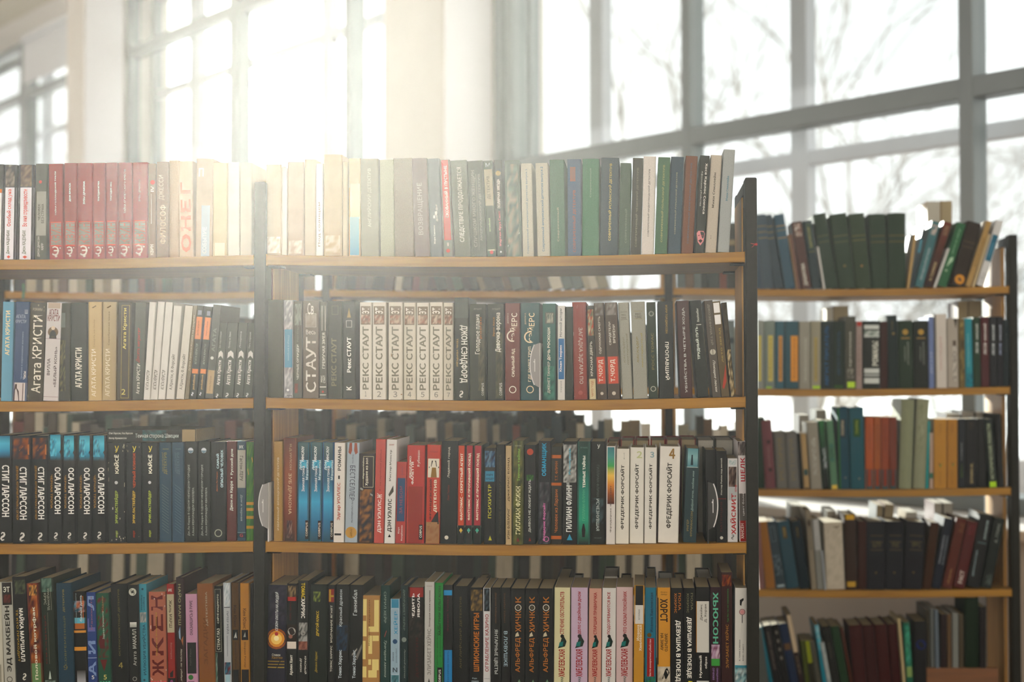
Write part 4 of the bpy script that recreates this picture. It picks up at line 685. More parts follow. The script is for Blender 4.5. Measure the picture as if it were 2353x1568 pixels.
row('A', 4, 0, '''
-15 9 1338 -6 #b9b5a5 ~ p|.2|.03|.8|.2|#8d897a ~ half-seen cream book at the very bookcase end
10 36 1338 -9 #a8a79c ~ p|.1|.78|.95|1|#2a2624;hb|ЭТ|.5|.93|.6|.5|#c9c7b9;k|.2|.8|.85|.88|#5a2a26|#3a2420;ub|ЭД МАКБЕЙН|.5|.13|.77|.6|#2f2e29;r|.5|.06|.26|#4a4942 ~ grey-white book with heavy black lettering
38 70.5 1325 -12 #1a1a13 ~ k|.2|.84|.95|.97|#3a4034|#23261c|#50563f;db|МАЙКА МАРШАЛЛ|.6|.22|.71|.36|#d8d5cb;d|ТЕ КТО ПРИХОДИТ|.25|.22|.7|.18|#a5842c;e|.6|.08|.24|#c5c2b5 ~ black book with bold white downward lettering and mossy head
72 98.5 1340 -12 #5a2a1a ~ k|0|.2|1|1|#6a2c1a|#8a4a20|#3a1c14|#a5602a;p|0|0|1|.22|#5a7a4c;k|.2|.88|.9|.98|#c98a3a|#3a3014;ub|Половой котрфак|.55|.06|.77|.34|#d0c9ac ~ rust-coloured picture book with a green foot
101 131 1328 -10 #252c24 ~ k|0|.87|1|1|#4a6458|#2f4038|#5f7a6c;d|КРИС|.35|.75|.86|.2|#8d8f80;d|МАКДОНАЛД|.6|.7|.9|.2|#8d8f80;p|.8|.7|.82|.9|#8d8f80;p|.5|.2|.52|.68|#6f6f60;d|убийство|.3|.2|.66|.18|#5a2420;y|.4|.06|.5|.14|.55|.12|.6|.06|#a9b5a8;k|.1|0|.9|.05|#6a7a70|#252c24 ~ dark green book with a misty head and thin grey lettering
134 170.5 1340 -7 #243c4a ch ~ u|СОВРЕМЕННЫЙ|.5|.2|.68|.16|#5a5c3e;u|ДЕТЕКТИВ|.5|.72|.94|.14|#7d7440;h|9|.5|.18|.26|.3|#5f5c3c ~ wide blue-slate cloth book with faded gold lettering
172 200.5 1360 -5 #17150f ~ p|0|.6|1|.66|#a3602a;p|0|.66|1|.72|#5aa5b8;k|0|.78|1|.9|#b8602a|#1d3a46|#3a8fa8;p|0|.56|1|.585|#c98a3a;p|0|.37|1|.41|#c98a2c;g|.2|.0|.9|.16|#a9aab0|#3a3834;u|белый день|.65|.68|.96|.24|#c9ccc8;u|Эдриан Маккинти|.25|.66|.98|.14|#7d8a90;p|.8|.7|.84|.95|#d06a2a ~ black book with orange and cyan glowing stripes
202.5 224 1362 -5 #2a3f74 ~ ub|А|.5|.1|.26|.8|#6f86b3;ub|И|.5|.34|.48|.8|#6f86b3;ub|Г|.5|.58|.72|.8|#5a5c98;ub|Л|.5|.8|.96|.7|#6f86b3;p|0|.295|1|.3|#9fb0d0;u|Маккинти|.55|.6|.95|.18|#8a5a6a;h|5|.55|.09|.3|.4|#d5d5d0;o|.25|.03|.1|#b45a64;o|.55|.03|.1|#b45a64;o|.85|.03|.1|#b45a64 ~ royal blue book with large pale letters
226 256 1363 -7 #1c4a36 ~ k|0|.3|1|.95|#1c4a36|#5a2420|#24563e;p|.2|.4|.6|.54|#52201c;y|.2|.28|.75|.28|.5|.15|#5a2420;u|Эдриан Маккинти|.55|.5|.8|.18|#9ab8a0;u|Кадавр|.55|.8|.97|.18|#8a6a44;h|5|.55|.09|.24|.36|#c9bc6a;o|.2|.035|.08|#3fa583;o|.42|.035|.08|#3fa583;o|.64|.035|.08|#3fa583;o|.86|.035|.08|#3fa583 ~ dark green book with red blocks and a dotted foot
257.5 296 1343 -5 #17190f ch ~ u|ОСТРОСЮЖЕТНЫЙ ДЕТЕКТИВ|.5|.29|.95|.15|#5f5a33;h|4|.55|.2|.26|.34|#857a3c ~ widest black-olive book with gold lettering and numeral 4
298 320.5 1345 -5 #181813 ~ o|.5|.93|.4|#b5b5a8;us|S|.5|.9|.96|.4|#2a2a24;g|.15|.58|.85|.63|#8a8a82|#d0d0c8;u|Агата|.6|.2|.34|.34|#9a9a92;u|МАКАЛЛ|.6|.37|.56|.4|#b5b5ac;r|.55|.07|.22|#8d8d84 ~ black book with a white swirl disc at its head
323 341.5 1343 -5 #3a8a9a ~ u|ИЛЛЮЗИЯ УБИЙСТВА|.55|.1|.6|.44|#1d3f4c;k|.1|.62|.9|.72|#a9a9a2|#6f7f80;d|Кэрол|.65|.74|.87|.24|#1f4450;d|Маркснер|.35|.74|.89|.24|#1f4450;o|.5|.95|.14|#1f4450;o|.5|.05|.14|#1f4450 ~ bright cyan book with dark teal lettering
344.5 383.5 1361 -4 #a05c46 ~ ub|Н|.5|.8|.96|.7|#5a221c;ub|Е|.5|.58|.76|.7|#5a221c;ub|К|.5|.32|.52|.7|#5a221c;ub|Ж|.5|.1|.28|.7|#5a221c;u|Картина Маркснера|.45|.32|.78|.1|#a8852c;o|.1|.035|.07|#c94a54;o|.3|.035|.07|#c94a54;o|.5|.035|.07|#c94a54;o|.7|.035|.07|#c94a54;o|.9|.035|.07|#c94a54;w|#d0b0a2|12 ~ salmon book with huge dark brown letters and scuffed foot
386 403.5 1343 -4 #8a2420 ~ h|МК|.5|.94|.5|.42|#d5c9bc;p|.02|.52|.98|.9|#a89c80;d|Жиль МАРШ|.5|.57|.84|.4|#3a3028;d|Винтерез|.5|.26|.42|.28|#a5655a;p|0|0|1|.07|#241512;h|G|.5|.04|.3|.3|#c5a;y|.3|.08|.7|.08|.75|.15|.3|.12|#2a1210 ~ dark red book with cream middle label
406 425.5 1328 -3 #2f211c h ~ d|НАЙО МАРШ|.5|.56|.94|.4|#8a8260;y|.3|.5|.5|.55|.55|.42|.35|.44|#7f92a8;y|.6|.42|.85|.46|.8|.37|#a0603c;ds|Маэстро, вы - убийца!|.6|.04|.34|.26|#b5aa98 ~ dark brown book with olive lettering and a tiny pistol
428 455 1366 -3 #b586a0 ~ p|0|.13|1|.47|#1c1a17;u|ОКАЗАВШИСЬ В РИМЕ|.5|.55|.93|.26|#3a2a34;u|Найо Марш|.4|.22|.4|.2|#4a4a44;o|.4|.09|.22|#3a6a3a;p|.15|.03|.7|.045|#5a3a4a ~ pink book with a black band and green seal
457.5 494.5 1342 -6 #7a4d22 ~ ub|ДЕТЕКТИВА|.6|.58|.92|.14|#9a8a6a;u|ЗАГАДКИ|.5|.2|.66|.3|#65401c ~ wide ginger-brown book with slanting pale lettering
495.5 512.5 1348 -4 #1a1b14 ~ f|.1|.33|.9|.97|#b5b5a2;u|СТЕНА ГЛАЗ|.5|.35|.57|.4|#c9c9b5;u|СЭЙТЁ МАЦУМОТО|.5|.62|.92|.34|#c9c9b5;k|.0|0|.3|.32|#4a7a6a|#1a1b14|#9ab0a0 ~ black book with a framed white-lettered label
515 532.5 1340 -3 #a9adb0 ~ k|0|.76|1|1|#a9b5bc|#8d9aa0|#c5c9c8;p|0|.755|1|.762|#222;d|ПИТЕР МЕЙЛ|.6|.5|.72|.3|#4a5058;d|Приключения на миллион|.5|.28|.48|.2|#5a6068;k|.1|.1|.9|.22|#3a6a80|#6a2a2a|#2a3a44;p|.2|.02|.8|.1|#8fb0bc ~ grey-white book with a pale photo head
533.5 551 1340 -3 #4f3a1f h ~ d|Кен Юзис|.5|.56|.78|.4|#2f2414;p|0|.44|1|.54|#1f1d18;y|.3|.46|.7|.46|.6|.52|#a9a9a0;d|Шерил Ричер|.5|.16|.42|.26|#35280f;p|0|0|1|.15|#1f1a10 ~ brown banded book, darker of a banded pair
552.5 574.5 1341 -2 #a8762a h ~ d|Кен Юзис|.5|.55|.75|.36|#4a330f;p|0|.44|1|.54|#241f16;y|.35|.47|.6|.47|.55|.52|#8a8a80;d|Шерил Ричер|.5|.17|.42|.22|#4f3812;p|0|0|1|.15|#241f14 ~ ochre banded book, brighter of a banded pair
576 582.5 1343 -1 #231f18 h ~ ~ thin black book squeezed against the first steel post
''', pre='first bay, fourth shelf', group='books on the fourth shelf, first bay')
HK = 'u|АЛЬФРЕД|.52|.17|.51|.42|#a8662a;u|ХИЧК|.52|.57|.78|.42|#a8662a;r|.52|.81|.24|#c5bfae;o|.52|.81|.12|#4a4436;u|К|.52|.86|.92|.42|#a8662a;y|.3|.52|.6|.53|.5|.57|.35|.55|#b5a98c;y|.45|.06|.6|.1|.7|.07|#5a7a5a'
KH = 'ub|ХМЕЛЕВСКАЯ|.5|.12|.39|.4|#8f2626;us|Иоанна|.5|.0|.12|.22|#3f4a44;ub|%s|.5|.54|.96|.26|#933030;y|.25|.4|.7|.42|.8|.47|.62|.52|.5|.51|.4|.46|#1f2b26;y|.3|.42|.55|.42|.6|.47|.35|.46|#1f6a64;o|.52|.52|.12|#241c18'
ED = 'pHt'
row('A', 4, 1, '''
612 655 1345 4 #262530 ~ k|0|.6|1|1|#24232c|#34323e|#2b2838;o|.5|.46|.56|#8a4a14;o|.5|.46|.44|#d08a2c;o|.5|.46|.3|#eac05c;o|.5|.465|.14|#f5e2a0;o|.5|.51|.1|#a83a34;us|СЕЗОН ОХОТЫ НА ЛЮДЕЙ|.5|.54|.93|.22|#cfd2d2;h|Стивен|.5|.3|.45|.14|#c9c5b5;hb|Хантер|.55|.27|.6|.16|#8a6a34;p|.05|.23|.95|.24|#8a7030;p|.05|.2|.95|.21|#8a7030;p|.05|.17|.95|.18|#a58a3c;y|.5|.16|.55|.16|.8|.26|.75|.26|#17151a ~ wide dark book with a glowing orange explosion
658 681.5 1342 1 #1c1a17 ~ k|0|.85|1|.98|#4a3a26|#8a7350|#241c16;p|0|.83|1|.87|#a02c26;ub|РЕЙС ЧЕРЕЗ|.35|.64|.82|.2|#4a1c1a;p|0|.36|1|.6|#2a2422;o|.5|.53|.4|#a8a39c;o|.4|.48|.2|#8a5f50;p|.05|.36|.95|.43|#cfc4b8;ub|Арлин Хант|.5|.1|.3|.36|#d3d0c5 ~ black book picturing a woman in a white hat
683 708.5 1335 1 #171814 ~ db|ТОМАС|.5|.83|.98|.36|#c9b02c;db|ХАРРИС|.5|.64|.83|.36|#dcd9d0;k|.1|.4|.9|.6|#6a6a68|#1c1c1a|#9a9894;o|.5|.5|.22|#8d8a85;k|.1|.34|.9|.42|#5a3028|#8a5a4a;d|КРАСНЫЙ|.75|.11|.28|.2|#cfccc2;d|ДРАКОН|.3|.13|.26|.2|#cfccc2 ~ black book with yellow and white downward lettering over a face
710 751 1344 2 #1f2517 h ~ k|.2|.83|.6|.93|#1f2517|#7d8a3c|#2a3a1c;ub|ДРУГОЙ КЛАСС|.45|.49|.74|.22|#c0a62c;us|Джоанн Харрис|.4|.13|.34|.16|#a08a2c ~ wide black-green book with yellow title
752.5 768.5 1345 2 #191a14 ~ p|.05|.83|.85|.96|#7d2a22;p|.1|.835|.4|.955|#a8842c;p|.1|.88|.8|.9|#a8842c;u|ТОМАС ХАРРИС|.5|.14|.4|.3|#c3c0b2;u|МОЛЧАНИЕ ЯГНЯТ|.5|.43|.8|.3|#c3c0b2 ~ narrow black book with a red and gold square emblem
769.5 800.5 1344 2 #191c1e ~ k|.1|.35|.9|.6|#1c2a3c|#15181a|#24384c;u|Красный дракон|.4|.59|.95|.3|#b8c0c4;ub|Томас Харрис|.4|.08|.36|.3|#b5bfc5 ~ black book with bluish picture and upward white title
801.5 832.5 1345 2 #1a1b18 ~ y|.5|.3|.95|.42|.95|.38|.6|.26|#6a6660;y|.2|.32|.6|.38|.6|.36|.2|.3|#8a867d;u|Ганнибал|.4|.7|.95|.34|#bcc3c3;ub|Томас Харрис|.4|.08|.36|.3|#b5bfc5 ~ black book with a grey antler-like picture
828.5 872.5 1369 1 #a57c48 ~ p|.05|.55|.3|.96|#d9c67a;p|.05|.3|.25|.5|#d9c67a;p|.0|.1|.3|.22|#d9c67a;p|.4|.6|.95|.66|#d9c67a;p|.7|.66|.95|.95|#d9c67a;p|.62|.5|.95|.56|#d9c67a;p|.4|.36|.6|.56|#d9c67a;p|.4|.1|.85|.18|#d9c67a;p|.6|.18|.95|.3|#d9c67a;p|.4|.24|.55|.3|#d9c67a;p|.1|.72|.28|.78|#a57c48;u|Колин Харрисон|.45|.45|.95|.08|#5a3f22 ~ tan book with a cream maze-like block pattern
873.5 896 1346 1 #1c3a36 h ~ d|СИРИЛ ХЕЙР|.5|.63|.94|.3|#7f9086;y|.4|.5|.6|.56|.65|.55|.45|.49|#8a4a44;ds|Трагедия закона|.5|.1|.46|.3|#8fa096 ~ dark teal book with italic lettering and a small gavel
897 918.5 1377 0 #8fa9b8 ~ p|0|.9|1|1|#3a7f9c;k|0|0|1|.14|#3a6a72|#2a4a52|#5a8a90;u|ХЕЙЕР|.55|.6|.86|.44|#2f86ac;o|.5|.52|.26|#2a4a6a;d|рождественский|.65|.28|.44|.18|#55606a;d|кинжал|.3|.3|.4|.18|#55606a;h|N|.5|.2|.5|.5|#3f4a50;f|.05|.15|.95|.89|#c5d2da ~ short sky-blue book with bright blue lettering
919.5 936.5 1346 1 #1e2f2f h ~ d|ДЖОРДЖЕТ ХЕЙЕР|.5|.56|.96|.36|#5f7068;o|.5|.47|.34|#6f7a74;ds|Лакомый кусочек|.6|.09|.38|.28|#74807a ~ dark teal-black book with a grey cameo disc
937.5 973.5 1350 0 #26221f ~ p|.0|.9|.98|1|#8a2620;ub|ОПЕРЕДИТЬ|.35|.52|.94|.2|#dedad4;ub|ДЬЯВОЛА|.7|.6|.94|.2|#dedad4;k|.1|.5|.9|.7|#26221f|#35302c|#1d1a18;u|детектив|.6|.1|.5|.2|#3f1a18 ~ black book with red head and two-line white lettering
974.5 997 1338 1 #b3b2ad ~ u|ЭЛИЗАБЕТ ХЕЙНС|.45|.13|.56|.5|#77746e;u|Холодная песня прилива|.55|.58|.92|.2|#3f2420;h|лучшее|.5|.96|.6|.12|#8a6f6a;y|.35|.04|.5|.1|.65|.04|#333 ~ light grey book with dark grey lettering
998 1017 1340 1 #1b7a34 ~ ub|ХАЛЬГРИМ ХЕЛЬГАСОН|.6|.5|.97|.3|#123f1e;u|Советы по домоводству|.35|.2|.6|.22|#12501f;u|для наемного убийцы|.7|.3|.6|.22|#12501f;p|.35|.02|.95|.2|#14180f;u|CORPUS|.65|.04|.18|.28|#d5d8cc ~ bright green book with dark green lettering
1018.5 1040 1345 0 #1b1c1d ~ p|.05|.9|.95|.95|#1f8ac0;p|.0|.0|.95|.37|#1f7ab0;u|Франк Тилье|.5|.55|.9|.2|#5a2430;u|Фантомная память|.5|.05|.36|.2|#174f74 ~ black book with bright blue foot and blue head stripe
1041 1076 1348 0 #1d1a13 c ~ u|АНГЛИЙСКИЙ ДЕТЕКТИВ|.5|.2|.9|.2|#4f482c ~ brown-black cloth book with dull gold lettering
1080.5 1109 1351 0 #1c1a15 ~ k|.05|.77|.98|.98|#3a3222|#8a6f3a|#1f1b14|#5a4a2a;ub|ШПИОНСКИЕ ИГРЫ|.5|.17|.75|.46|#b0661f;h|Марк|.35|.1|.4|.16|#8fa0a5;h|мишру|.4|.07|.6|.16|#8fa0a5 ~ black book with bold orange lettering
1110 1127.5 1352 0 #c5c5c5 ~ k|0|.77|1|1|#22282b|#4a5a64|#1b1d1d;u|ОГРАБЛЕНИЕ КАЗИНО|.5|.17|.74|.5|#8c2826;h|азбука|.5|.1|.7|.16|#667;y|.35|.02|.5|.07|.65|.02|#222 ~ white book with tall dark red lettering under a dark picture
1128.5 1150 1351 0 #201d18 ~ d|ЯНТАРНЫЕ ЦВЕТЫ|.5|.15|.59|.44|#b9bdb8;d|Джулия Хеберлин|.5|.65|.95|.2|#6a4a30 ~ black book with white downward lettering, wider of a pair
1151 1173 1351 0 #1f1c18 ~ d|В ЛОВУШКЕ|.5|.22|.57|.4|#9ab0bb;d|Элизабет Хэйнот|.4|.65|.95|.2|#59402c ~ black book with pale blue downward lettering
1174 1206 1353 0 #1b1a13 ~ ''' + HK + ''' ~ first of three black books with orange lettering and ring
1207 1237 1353 0 #1b1a13 ~ ''' + HK + ''' ~ second of three black books with orange lettering and ring
1238 1270.5 1353 0 #1b1a13 ~ ''' + HK + ''' ~ third of three black books with orange lettering and ring
1272 1308.5 1351 2 #c9c39a ~ ''' + KH % 'СТЕЧЕНИЕ ОБСТОЯТЕЛЬСТВ' + ''' ~ pale yellow-green book with red lettering and a small cloaked figure
1311 1350 1351 1 #b9a3b8 ~ ''' + KH % 'ДЕЛО С ДВОЙНЫМ ДНОМ' + ''' ~ lilac book with red lettering and a small cloaked figure
1351.5 1381 1353 2 #bf9080 ~ ''' + KH % 'СТАРШАЯ ПРАВНУЧКА' + ''' ~ salmon-pink book with red lettering and a small cloaked figure
1382 1414 1352 2 #c9c6c2 ~ ''' + KH % 'ПОДОЗРЕВАЮТСЯ ВСЕ' + ''' ~ white book with red lettering and a small cloaked figure
1415 1454 1350 1 #c2a9a8 ~ ''' + KH % 'ЧТО СКАЗАЛ ПОКОЙНИК' + ''' ~ widest pale pink book with red lettering and a cloaked figure
1455.5 1479 1346 2 #b5842c ~ p|0|.81|1|1|#1c1b17;p|0|.63|1|.81|#c5c2bb;u|кот в мешке|.5|.67|.77|.14|#555;ub|Иоанна|.4|.47|.62|.28|#d8cbb0;ub|Хмелевская|.65|.37|.62|.26|#d8cbb0 ~ ochre book with white label below a black head
1481 1507 1351 1 #156a80 ~ p|.2|.1|.85|.5|#8a2020;us|Чисто конкретное убийство|.5|.12|.49|.24|#d5b5b0;k|0|0|1|.12|#2f7a3a|#1f5a2a|#15506a;ub|Иоанна Хмелевская|.6|.56|.95|.26|#0f3a4a;o|.4|.53|.2|#5a4620 ~ teal book with a red slanted label
1510.5 1540.5 1351 0 #c2892c ~ h|йорн|.5|.955|.5|.14|#5a4a20;h|лиер|.5|.93|.5|.14|#5a4a20;db|ХОРСТ|.5|.66|.89|.6|#2b2214;db|ЗАКРЫТО|.68|.37|.55|.24|#4a3a18;db|НА ЗИМУ|.35|.38|.55|.24|#4a3a18;k|0|0|1|.22|#b5ab98|#8a8070|#c5bba8;y|.35|.1|.6|.19|.75|.21|.95|.16|.7|.1|#1a1612;p|0|.24|.08|.9|#2b2214 ~ amber book with black downward lettering and a crow picture
1541.5 1568.5 1352 0 #1a1a14 ~ db|ДЕВУШКА В ПОЕЗДЕ|.6|.04|.68|.48|#e0ddd2;d|ПОЛА|.75|.78|.95|.22|#b06a2c;d|ХОКИНС|.4|.75|.95|.22|#b06a2c ~ black book with large white lettering and orange author name
1570 1596.5 1352 0 #1b1b15 ~ db|ДЕВУШКА В ПОЕЗДЕ|.5|.1|.71|.46|#e0ddd2;d|ПОЛА|.75|.78|.95|.2|#6a6a50;d|ХОКИНС|.4|.75|.95|.2|#6a6a50;y|.4|.01|.85|.02|.8|.07|.45|.075|#c9bc2c ~ black book with large white lettering and a yellow sticker
1599 1630.5 1350 0 #1d1c18 ~ p|.05|.35|.97|.86|#c2c0b8;p|0|.35|.06|.86|#a8722a;u|Джеймс|.4|.67|.83|.22|#3a362f;u|Д. Хоран|.72|.65|.83|.2|#3a362f;ub|Нужный|.35|.1|.32|.24|#d5d2c8;ub|образ|.75|.19|.31|.2|#d5d2c8;p|.05|.0|.97|.07|#a9aaa8 ~ black book with a wide pale grey middle panel
1632 1656.5 1350 0 #301a26 ~ db|ХЬЮСОН|.5|.44|.95|.52|#5aa586;k|.1|.29|.9|.43|#a58aa0|#6a3a50|#b9a5b0;p|.1|.22|.9|.29|#3a8a3a;d|священное|.65|.04|.2|.2|#8a6a9a;d|сечение|.3|.08|.2|.2|#8a6a9a ~ aubergine book with mint downward letters
1657.5 1684 1316 -1 #341a16 ~ u|ЭЛИЗАБЕТ ХЕЙНС|.5|.17|.55|.3|#9a6a2c;u|Где бы ты ни скрывалась|.6|.57|.86|.16|#2f7a3a;k|.1|.88|.9|.98|#6a2a1c|#8a4a24|#341a16 ~ tallest dark maroon book with ochre lettering
1688 1716 1352 1 #c9c7c0 ~ y|.4|.88|.7|.9|.72|.88|.58|.86|.52|.82|.4|.83|#222;r|.6|.76|.26|#8a5a5a;o|.6|.76|.18|#c98a8a;y|.57|.65|.63|.65|.63|.73|.57|.73|#444;p|0|.2|1|.225|#3a7f90;k|0|0|1|.2|#8fb5b8|#2a4a50|#c9d0cc|#4a7078;u|в. гоник к.жизни|.4|.27|.48|.1|#555;u|влас. п.датт|.7|.27|.44|.1|#555 ~ white book with a tiny pistol and red magnifying glass
''', pre='second bay, fourth shelf', group='books on the fourth shelf, second bay')
# volumes of the far side of the nearer bookcase, their page edges towards the reader
row('A', 3, 1, '''
1400 1426 1005 0 #6a2a24 h ~ ~ maroon cover with pale page edges, first behind the numbered white books
1428 1459 1003 0 #7a2620 h ~ ~ red cover and brown page edges behind numerals 1 and 2
1461 1492 1003 0 #74241e h ~ ~ red cover and brown page edges behind numeral 2
1494 1527 1002 0 #7a2620 h ~ ~ red cover and brown page edges behind numeral 3
1528 1559 1002 0 #6f2420 h ~ ~ red cover and brown page edges above the widest white book
1560 1594 1001 0 #6a2a24 h ~ ~ red cover and brown page edges above the lighthouse book
1596 1634 1002 0 #4a4642 hW ~ ~ grey cover and grey page edges above the black divider
1636 1677 1002 0 #55504a hW ~ ~ widest grey cover and page edges near the end upright
1679 1704 1002 0 #5a2a28 hW ~ ~ red-edged cover with pale page edges by the end upright
''', yf=0.292, pre='far side, third shelf', group='turned-away books on the far side, third shelf', flip=True)
row('A', 4, 1, '''
1290 1318 1304 0 #1f1d18 h ~ ~ black cover standing behind the pale yellow-green book
1319 1342 1318 0 #24221c hW ~ ~ black cover with white page edges behind the lilac book
1390 1424 1302 0 #1d1c18 hW ~ ~ black cover with white page edges behind the white cloaked-figure book
1428 1452 1318 0 #211f1a h ~ ~ black cover behind the widest pale pink book
1484 1507 1303 0 #1f1c17 h ~ ~ black cover with brown page edges behind the teal book
1512 1545 1313 0 #3a3934 hW ~ ~ grey cover above the amber book
1548 1574 1316 0 #24231f h ~ ~ dark cover above the orange-author black book
1596 1630 1305 0 #22211d hW ~ ~ dark cover above the pale-panelled book
1650 1676 1310 0 #201e1a h ~ ~ dark cover behind the tallest maroon book
1106 1128 1318 0 #3a3428 h ~ ~ dark cover with cream page edges behind the dark red lettering
''', yf=0.292, pre='far side, fourth shelf', group='turned-away books on the far side, fourth shelf', flip=True)
row('B', 1, 2, '''
1735 1753 492 -14 #3a4a5a c ~ p|.1|.83|.9|.84|#7a7460 ~ slate-blue book half hidden by the end upright
1753 1777 492 -18 #3c4c58 c ~ p|.05|.84|.95|.847|#8a7a4a;p|.05|.76|.95|.767|#8a7a4a;p|.05|.68|.95|.687|#8a7a4a ~ first of three leaning blue books with gold rules
1779 1801.5 493 -29 #34444e c ~ p|.05|.84|.95|.847|#8a7a4a;p|.05|.76|.95|.767|#8a7a4a;p|.05|.68|.95|.687|#8a7a4a ~ second of three leaning blue books with gold rules
1804 1828 491 -27 #355466 c ~ p|.05|.84|.95|.847|#b09050;p|.05|.78|.95|.787|#8a7a4a;p|.05|.68|.95|.687|#b09050 ~ third of three leaning blue books with gold rules
1829.5 1840.5 538 -19 #6a4a3c h ~ p|.0|.0|.2|1|#a58a6a ~ thin brown leaning book after the blue ones
1842 1866 508 -24 #4c2f28 h ~ k|.2|.78|.8|.97|#cfc6bc|#4c2f28|#a58a80;ub|ДАШКОВА|.5|.05|.38|.4|#dcd8cc ~ maroon-brown book with white scuffed head and white lettering
1868 1889 506 -24 #26363a h ~ p|.25|.58|.8|.96|#3a4a3c;u|записки|.5|.6|.9|.3|#8a8a5c;p|0|.54|1|.55|#6a6a44 ~ dark teal book with a gold-lettered label
1892 1896.5 567 -15 #d5d5d0 ~ ~ thin white booklet leaning between teal and green books
1897 1926.5 489 -30 #2c3d30 cb ~ p|.05|.7|.95|.707|#5a5a3c;p|.05|.62|.95|.627|#5a5a3c ~ first of five big green cloth volumes, the most slanted
1928 1967 489 -23 #2e3f30 cb ~ p|.05|.7|.95|.707|#6a6040;p|.05|.62|.95|.627|#5a5a3c;o|.5|.3|.08|#6a6040 ~ second of five big green cloth volumes
1968 2003 489 -18 #334230 cb ~ p|.05|.7|.95|.707|#75683c;p|.05|.64|.95|.647|#75683c;o|.5|.3|.08|#8a6a44 ~ third of five big green cloth volumes
2004 2041 491 -7 #2f4032 cb ~ p|.05|.7|.95|.707|#6f5a38;p|.05|.62|.95|.627|#6f5a38 ~ fourth of five big green cloth volumes
2042 2083 490 -1 #2d3d2f cb ~ p|.05|.7|.95|.707|#75623a;p|.05|.62|.95|.627|#75623a ~ last of five big green cloth volumes, standing upright
2083.5 2090 537 17 #b0925c ~ ~ thin ochre book leaning against the green volumes
2091 2098 513 31 #2f3f48 ~ p|0|.55|1|.75|#4a8aa0 ~ thin dark book with a blue patch, leaning
2101 2121.5 507 42 #3d6a70 h ~ k|.2|.8|.8|.95|#a9a5a0|#3d6a70|#c9b0a8;us|Звездный дождь|.5|.1|.6|.34|#a9c0c0 ~ teal leaning book with a pale flower near its head
2122 2143.5 508 48 #4a2a20 h ~ g|0|0|1|1|#2f201a|#4a2a20|#6a3426;ub|М. ГОЛУБКОВ|.5|.1|.38|.28|#bfa97c;k|.3|.8|.8|.95|#6a4a38|#8a6a50 ~ red-brown leaning book with tan lettering at the foot
2144.5 2151 570 33 #c9c9c5 ~ ~ thin white leaning book between the red-brown and green ones
2154 2175.5 510 47 #1f5a34 ~ us|лето в лесу|.55|.5|.92|.24|#7fae86;y|.3|.3|.8|.42|.7|.48|.4|.44|#a5c9a5;o|.4|.25|.14|#8ab08a ~ bright green leaning book with white ornament
2183 2216.5 507 43 #332a24 c ~ p|.1|.68|.95|.69|#5a4a34;p|.1|.6|.95|.61|#5a4a34;o|.55|.1|.36|#c98a2a ~ wide black-brown leaning book with amber spot at the foot
2218 2231.5 507 50 #a5854c ~ u|альманах|.5|.3|.75|.4|#7a5f34 ~ tan leaning book next to the wide black-brown one
2233 2240 538 38 #cbb98f ~ ~ thin cream leaning book before the last one
2243.5 2261.5 505 47 #c9c9c9 ~ p|0|.38|1|.78|#20607a;u|письма|.5|.45|.65|.3|#4a8aa5;k|.2|.05|.8|.2|#aaa|#c9c9c9 ~ last leaning book, white with a teal-blue middle
''', pre='rear bay, top shelf', group='books on the top shelf of the rear bay')
YP = 'p|.35|.11|.8|.78|%s;u|библиотека|.55|.15|.74|.22|%s'
